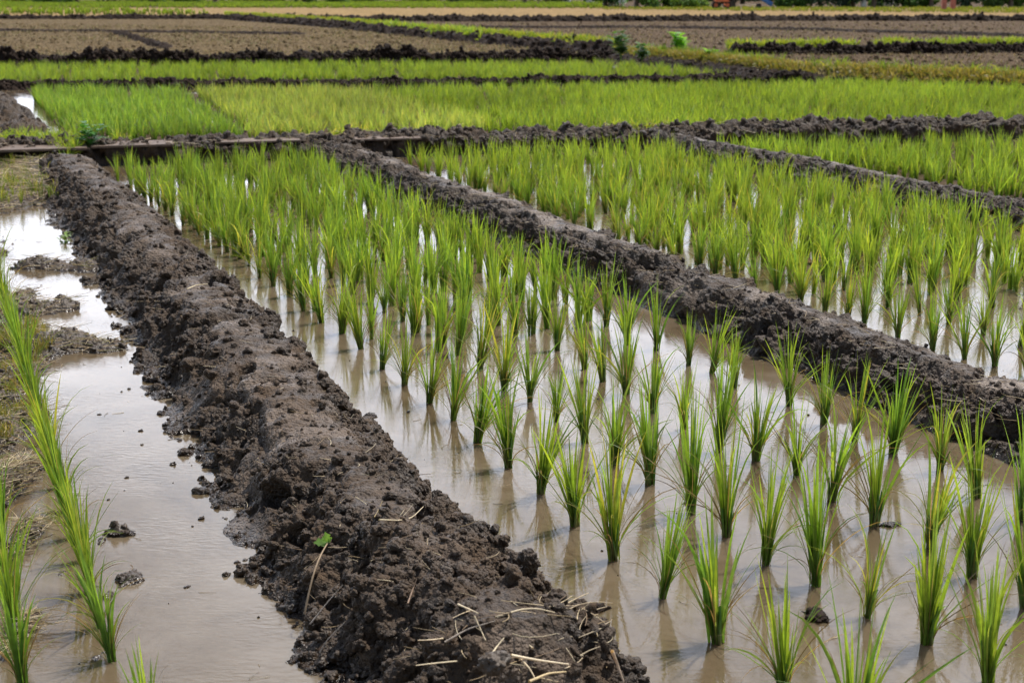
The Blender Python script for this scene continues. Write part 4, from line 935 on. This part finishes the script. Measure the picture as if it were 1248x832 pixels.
# ------------------------------------------------------------------ camera, light, world
cam = bpy.data.cameras.new('camera'); co = bpy.data.objects.new('camera', cam); COL.objects.link(co)
cam.sensor_width = 36; cam.lens = 36 * F / 1248; cam.clip_start = .05; cam.clip_end = 5000
co.location = (0, 0, CAMH); co.rotation_euler = (math.pi / 2 - PITCH, 0, 0)
cam.dof.use_dof = True; cam.dof.focus_distance = 4.6; cam.dof.aperture_fstop = 7.0
SC.camera = co
EL, AZ = math.radians(63), math.radians(42)       # azimuth from +X towards +Y
sd = Vector((math.cos(EL) * math.cos(AZ), math.cos(EL) * math.sin(AZ), math.sin(EL)))
sl = bpy.data.lights.new('sun', 'SUN'); sl.energy = 4.8; sl.angle = math.radians(.6); sl.color = (1, .95, .88)
so = bpy.data.objects.new('sun', sl); COL.objects.link(so); so.rotation_euler = (-sd).to_track_quat('-Z', 'Y').to_euler(); so.location = (0, 0, 30)
w = bpy.data.worlds.new('World'); SC.world = w; w.use_nodes = True
nt = w.node_tree; ns, ln = nt.nodes, nt.links; ns.clear()
out = ns.new('ShaderNodeOutputWorld'); bg = ns.new('ShaderNodeBackground'); bg.inputs['Strength'].default_value = .1
sky = ns.new('ShaderNodeTexSky'); sky.sky_type = 'NISHITA'; sky.sun_disc = False; sky.sun_elevation = EL; sky.sun_rotation = math.pi / 2 - AZ
tc = ns.new('ShaderNodeTexCoord'); mp = ns.new('ShaderNodeMapping'); mp.inputs['Scale'].default_value = (1, 1, 2.2)
ln.new(tc.outputs['Generated'], mp.inputs[0])
n1 = nd(ns, 'ShaderNodeTexNoise', Scale=2.3, Detail=8.0, Roughness=.55); ln.new(mp.outputs[0], n1.inputs['Vector'])
sx = ns.new('ShaderNodeSeparateXYZ'); ln.new(tc.outputs['Generated'], sx.inputs[0])
rz_ = ramp(ns, [(.44, 1.0), (.56, .06)]); ln.new(sx.outputs['Z'], rz_.inputs['Fac'])       # cloud banks low in the sky
ya = nd(ns, 'ShaderNodeMath', operation='MULTIPLY_ADD'); ya.inputs[1].default_value = .5; ya.inputs[2].default_value = .5; ln.new(sx.outputs['Y'], ya.inputs[0])
ry_ = ramp(ns, [(.5, .12), (.72, 1.0)]); ln.new(ya.outputs[0], ry_.inputs['Fac'])
cr = ramp(ns, [(.34, 0.0), (.50, 1.0)]); ln.new(n1.outputs['Fac'], cr.inputs['Fac'])
m1 = nd(ns, 'ShaderNodeMath', operation='MULTIPLY'); ln.new(rz_.outputs[0], m1.inputs[0]); ln.new(ry_.outputs[0], m1.inputs[1])
m2 = nd(ns, 'ShaderNodeMath', operation='MULTIPLY'); ln.new(m1.outputs[0], m2.inputs[0]); ln.new(cr.outputs[0], m2.inputs[1])
n2 = nd(ns, 'ShaderNodeTexNoise', Scale=4.0, Detail=6.0); ln.new(mp.outputs[0], n2.inputs['Vector'])
cc = ramp(ns, [(.35, (16, 17.5, 21)), (.62, (27.5, 28.3, 31))]); ln.new(n2.outputs['Fac'], cc.inputs['Fac'])
mx = ns.new('ShaderNodeMix'); mx.data_type = 'RGBA'; ln.new(m2.outputs[0], mx.inputs[0]); ln.new(sky.outputs[0], mx.inputs[6]); ln.new(cc.outputs[0], mx.inputs[7])
ln.new(mx.outputs[2], bg.inputs[0]); ln.new(bg.outputs[0], out.inputs[0])
SC.view_settings.view_transform = 'Standard'; SC.view_settings.look = 'None'; SC.view_settings.gamma = 1; SC.view_settings.exposure = .12
SC.view_settings.use_curve_mapping = False
SC.render.engine = 'CYCLES'
SC.cycles.use_denoising = True; SC.cycles.max_bounces = 8; SC.cycles.transparent_max_bounces = 8
SC.cycles.use_adaptive_sampling = True; SC.cycles.adaptive_threshold = .02
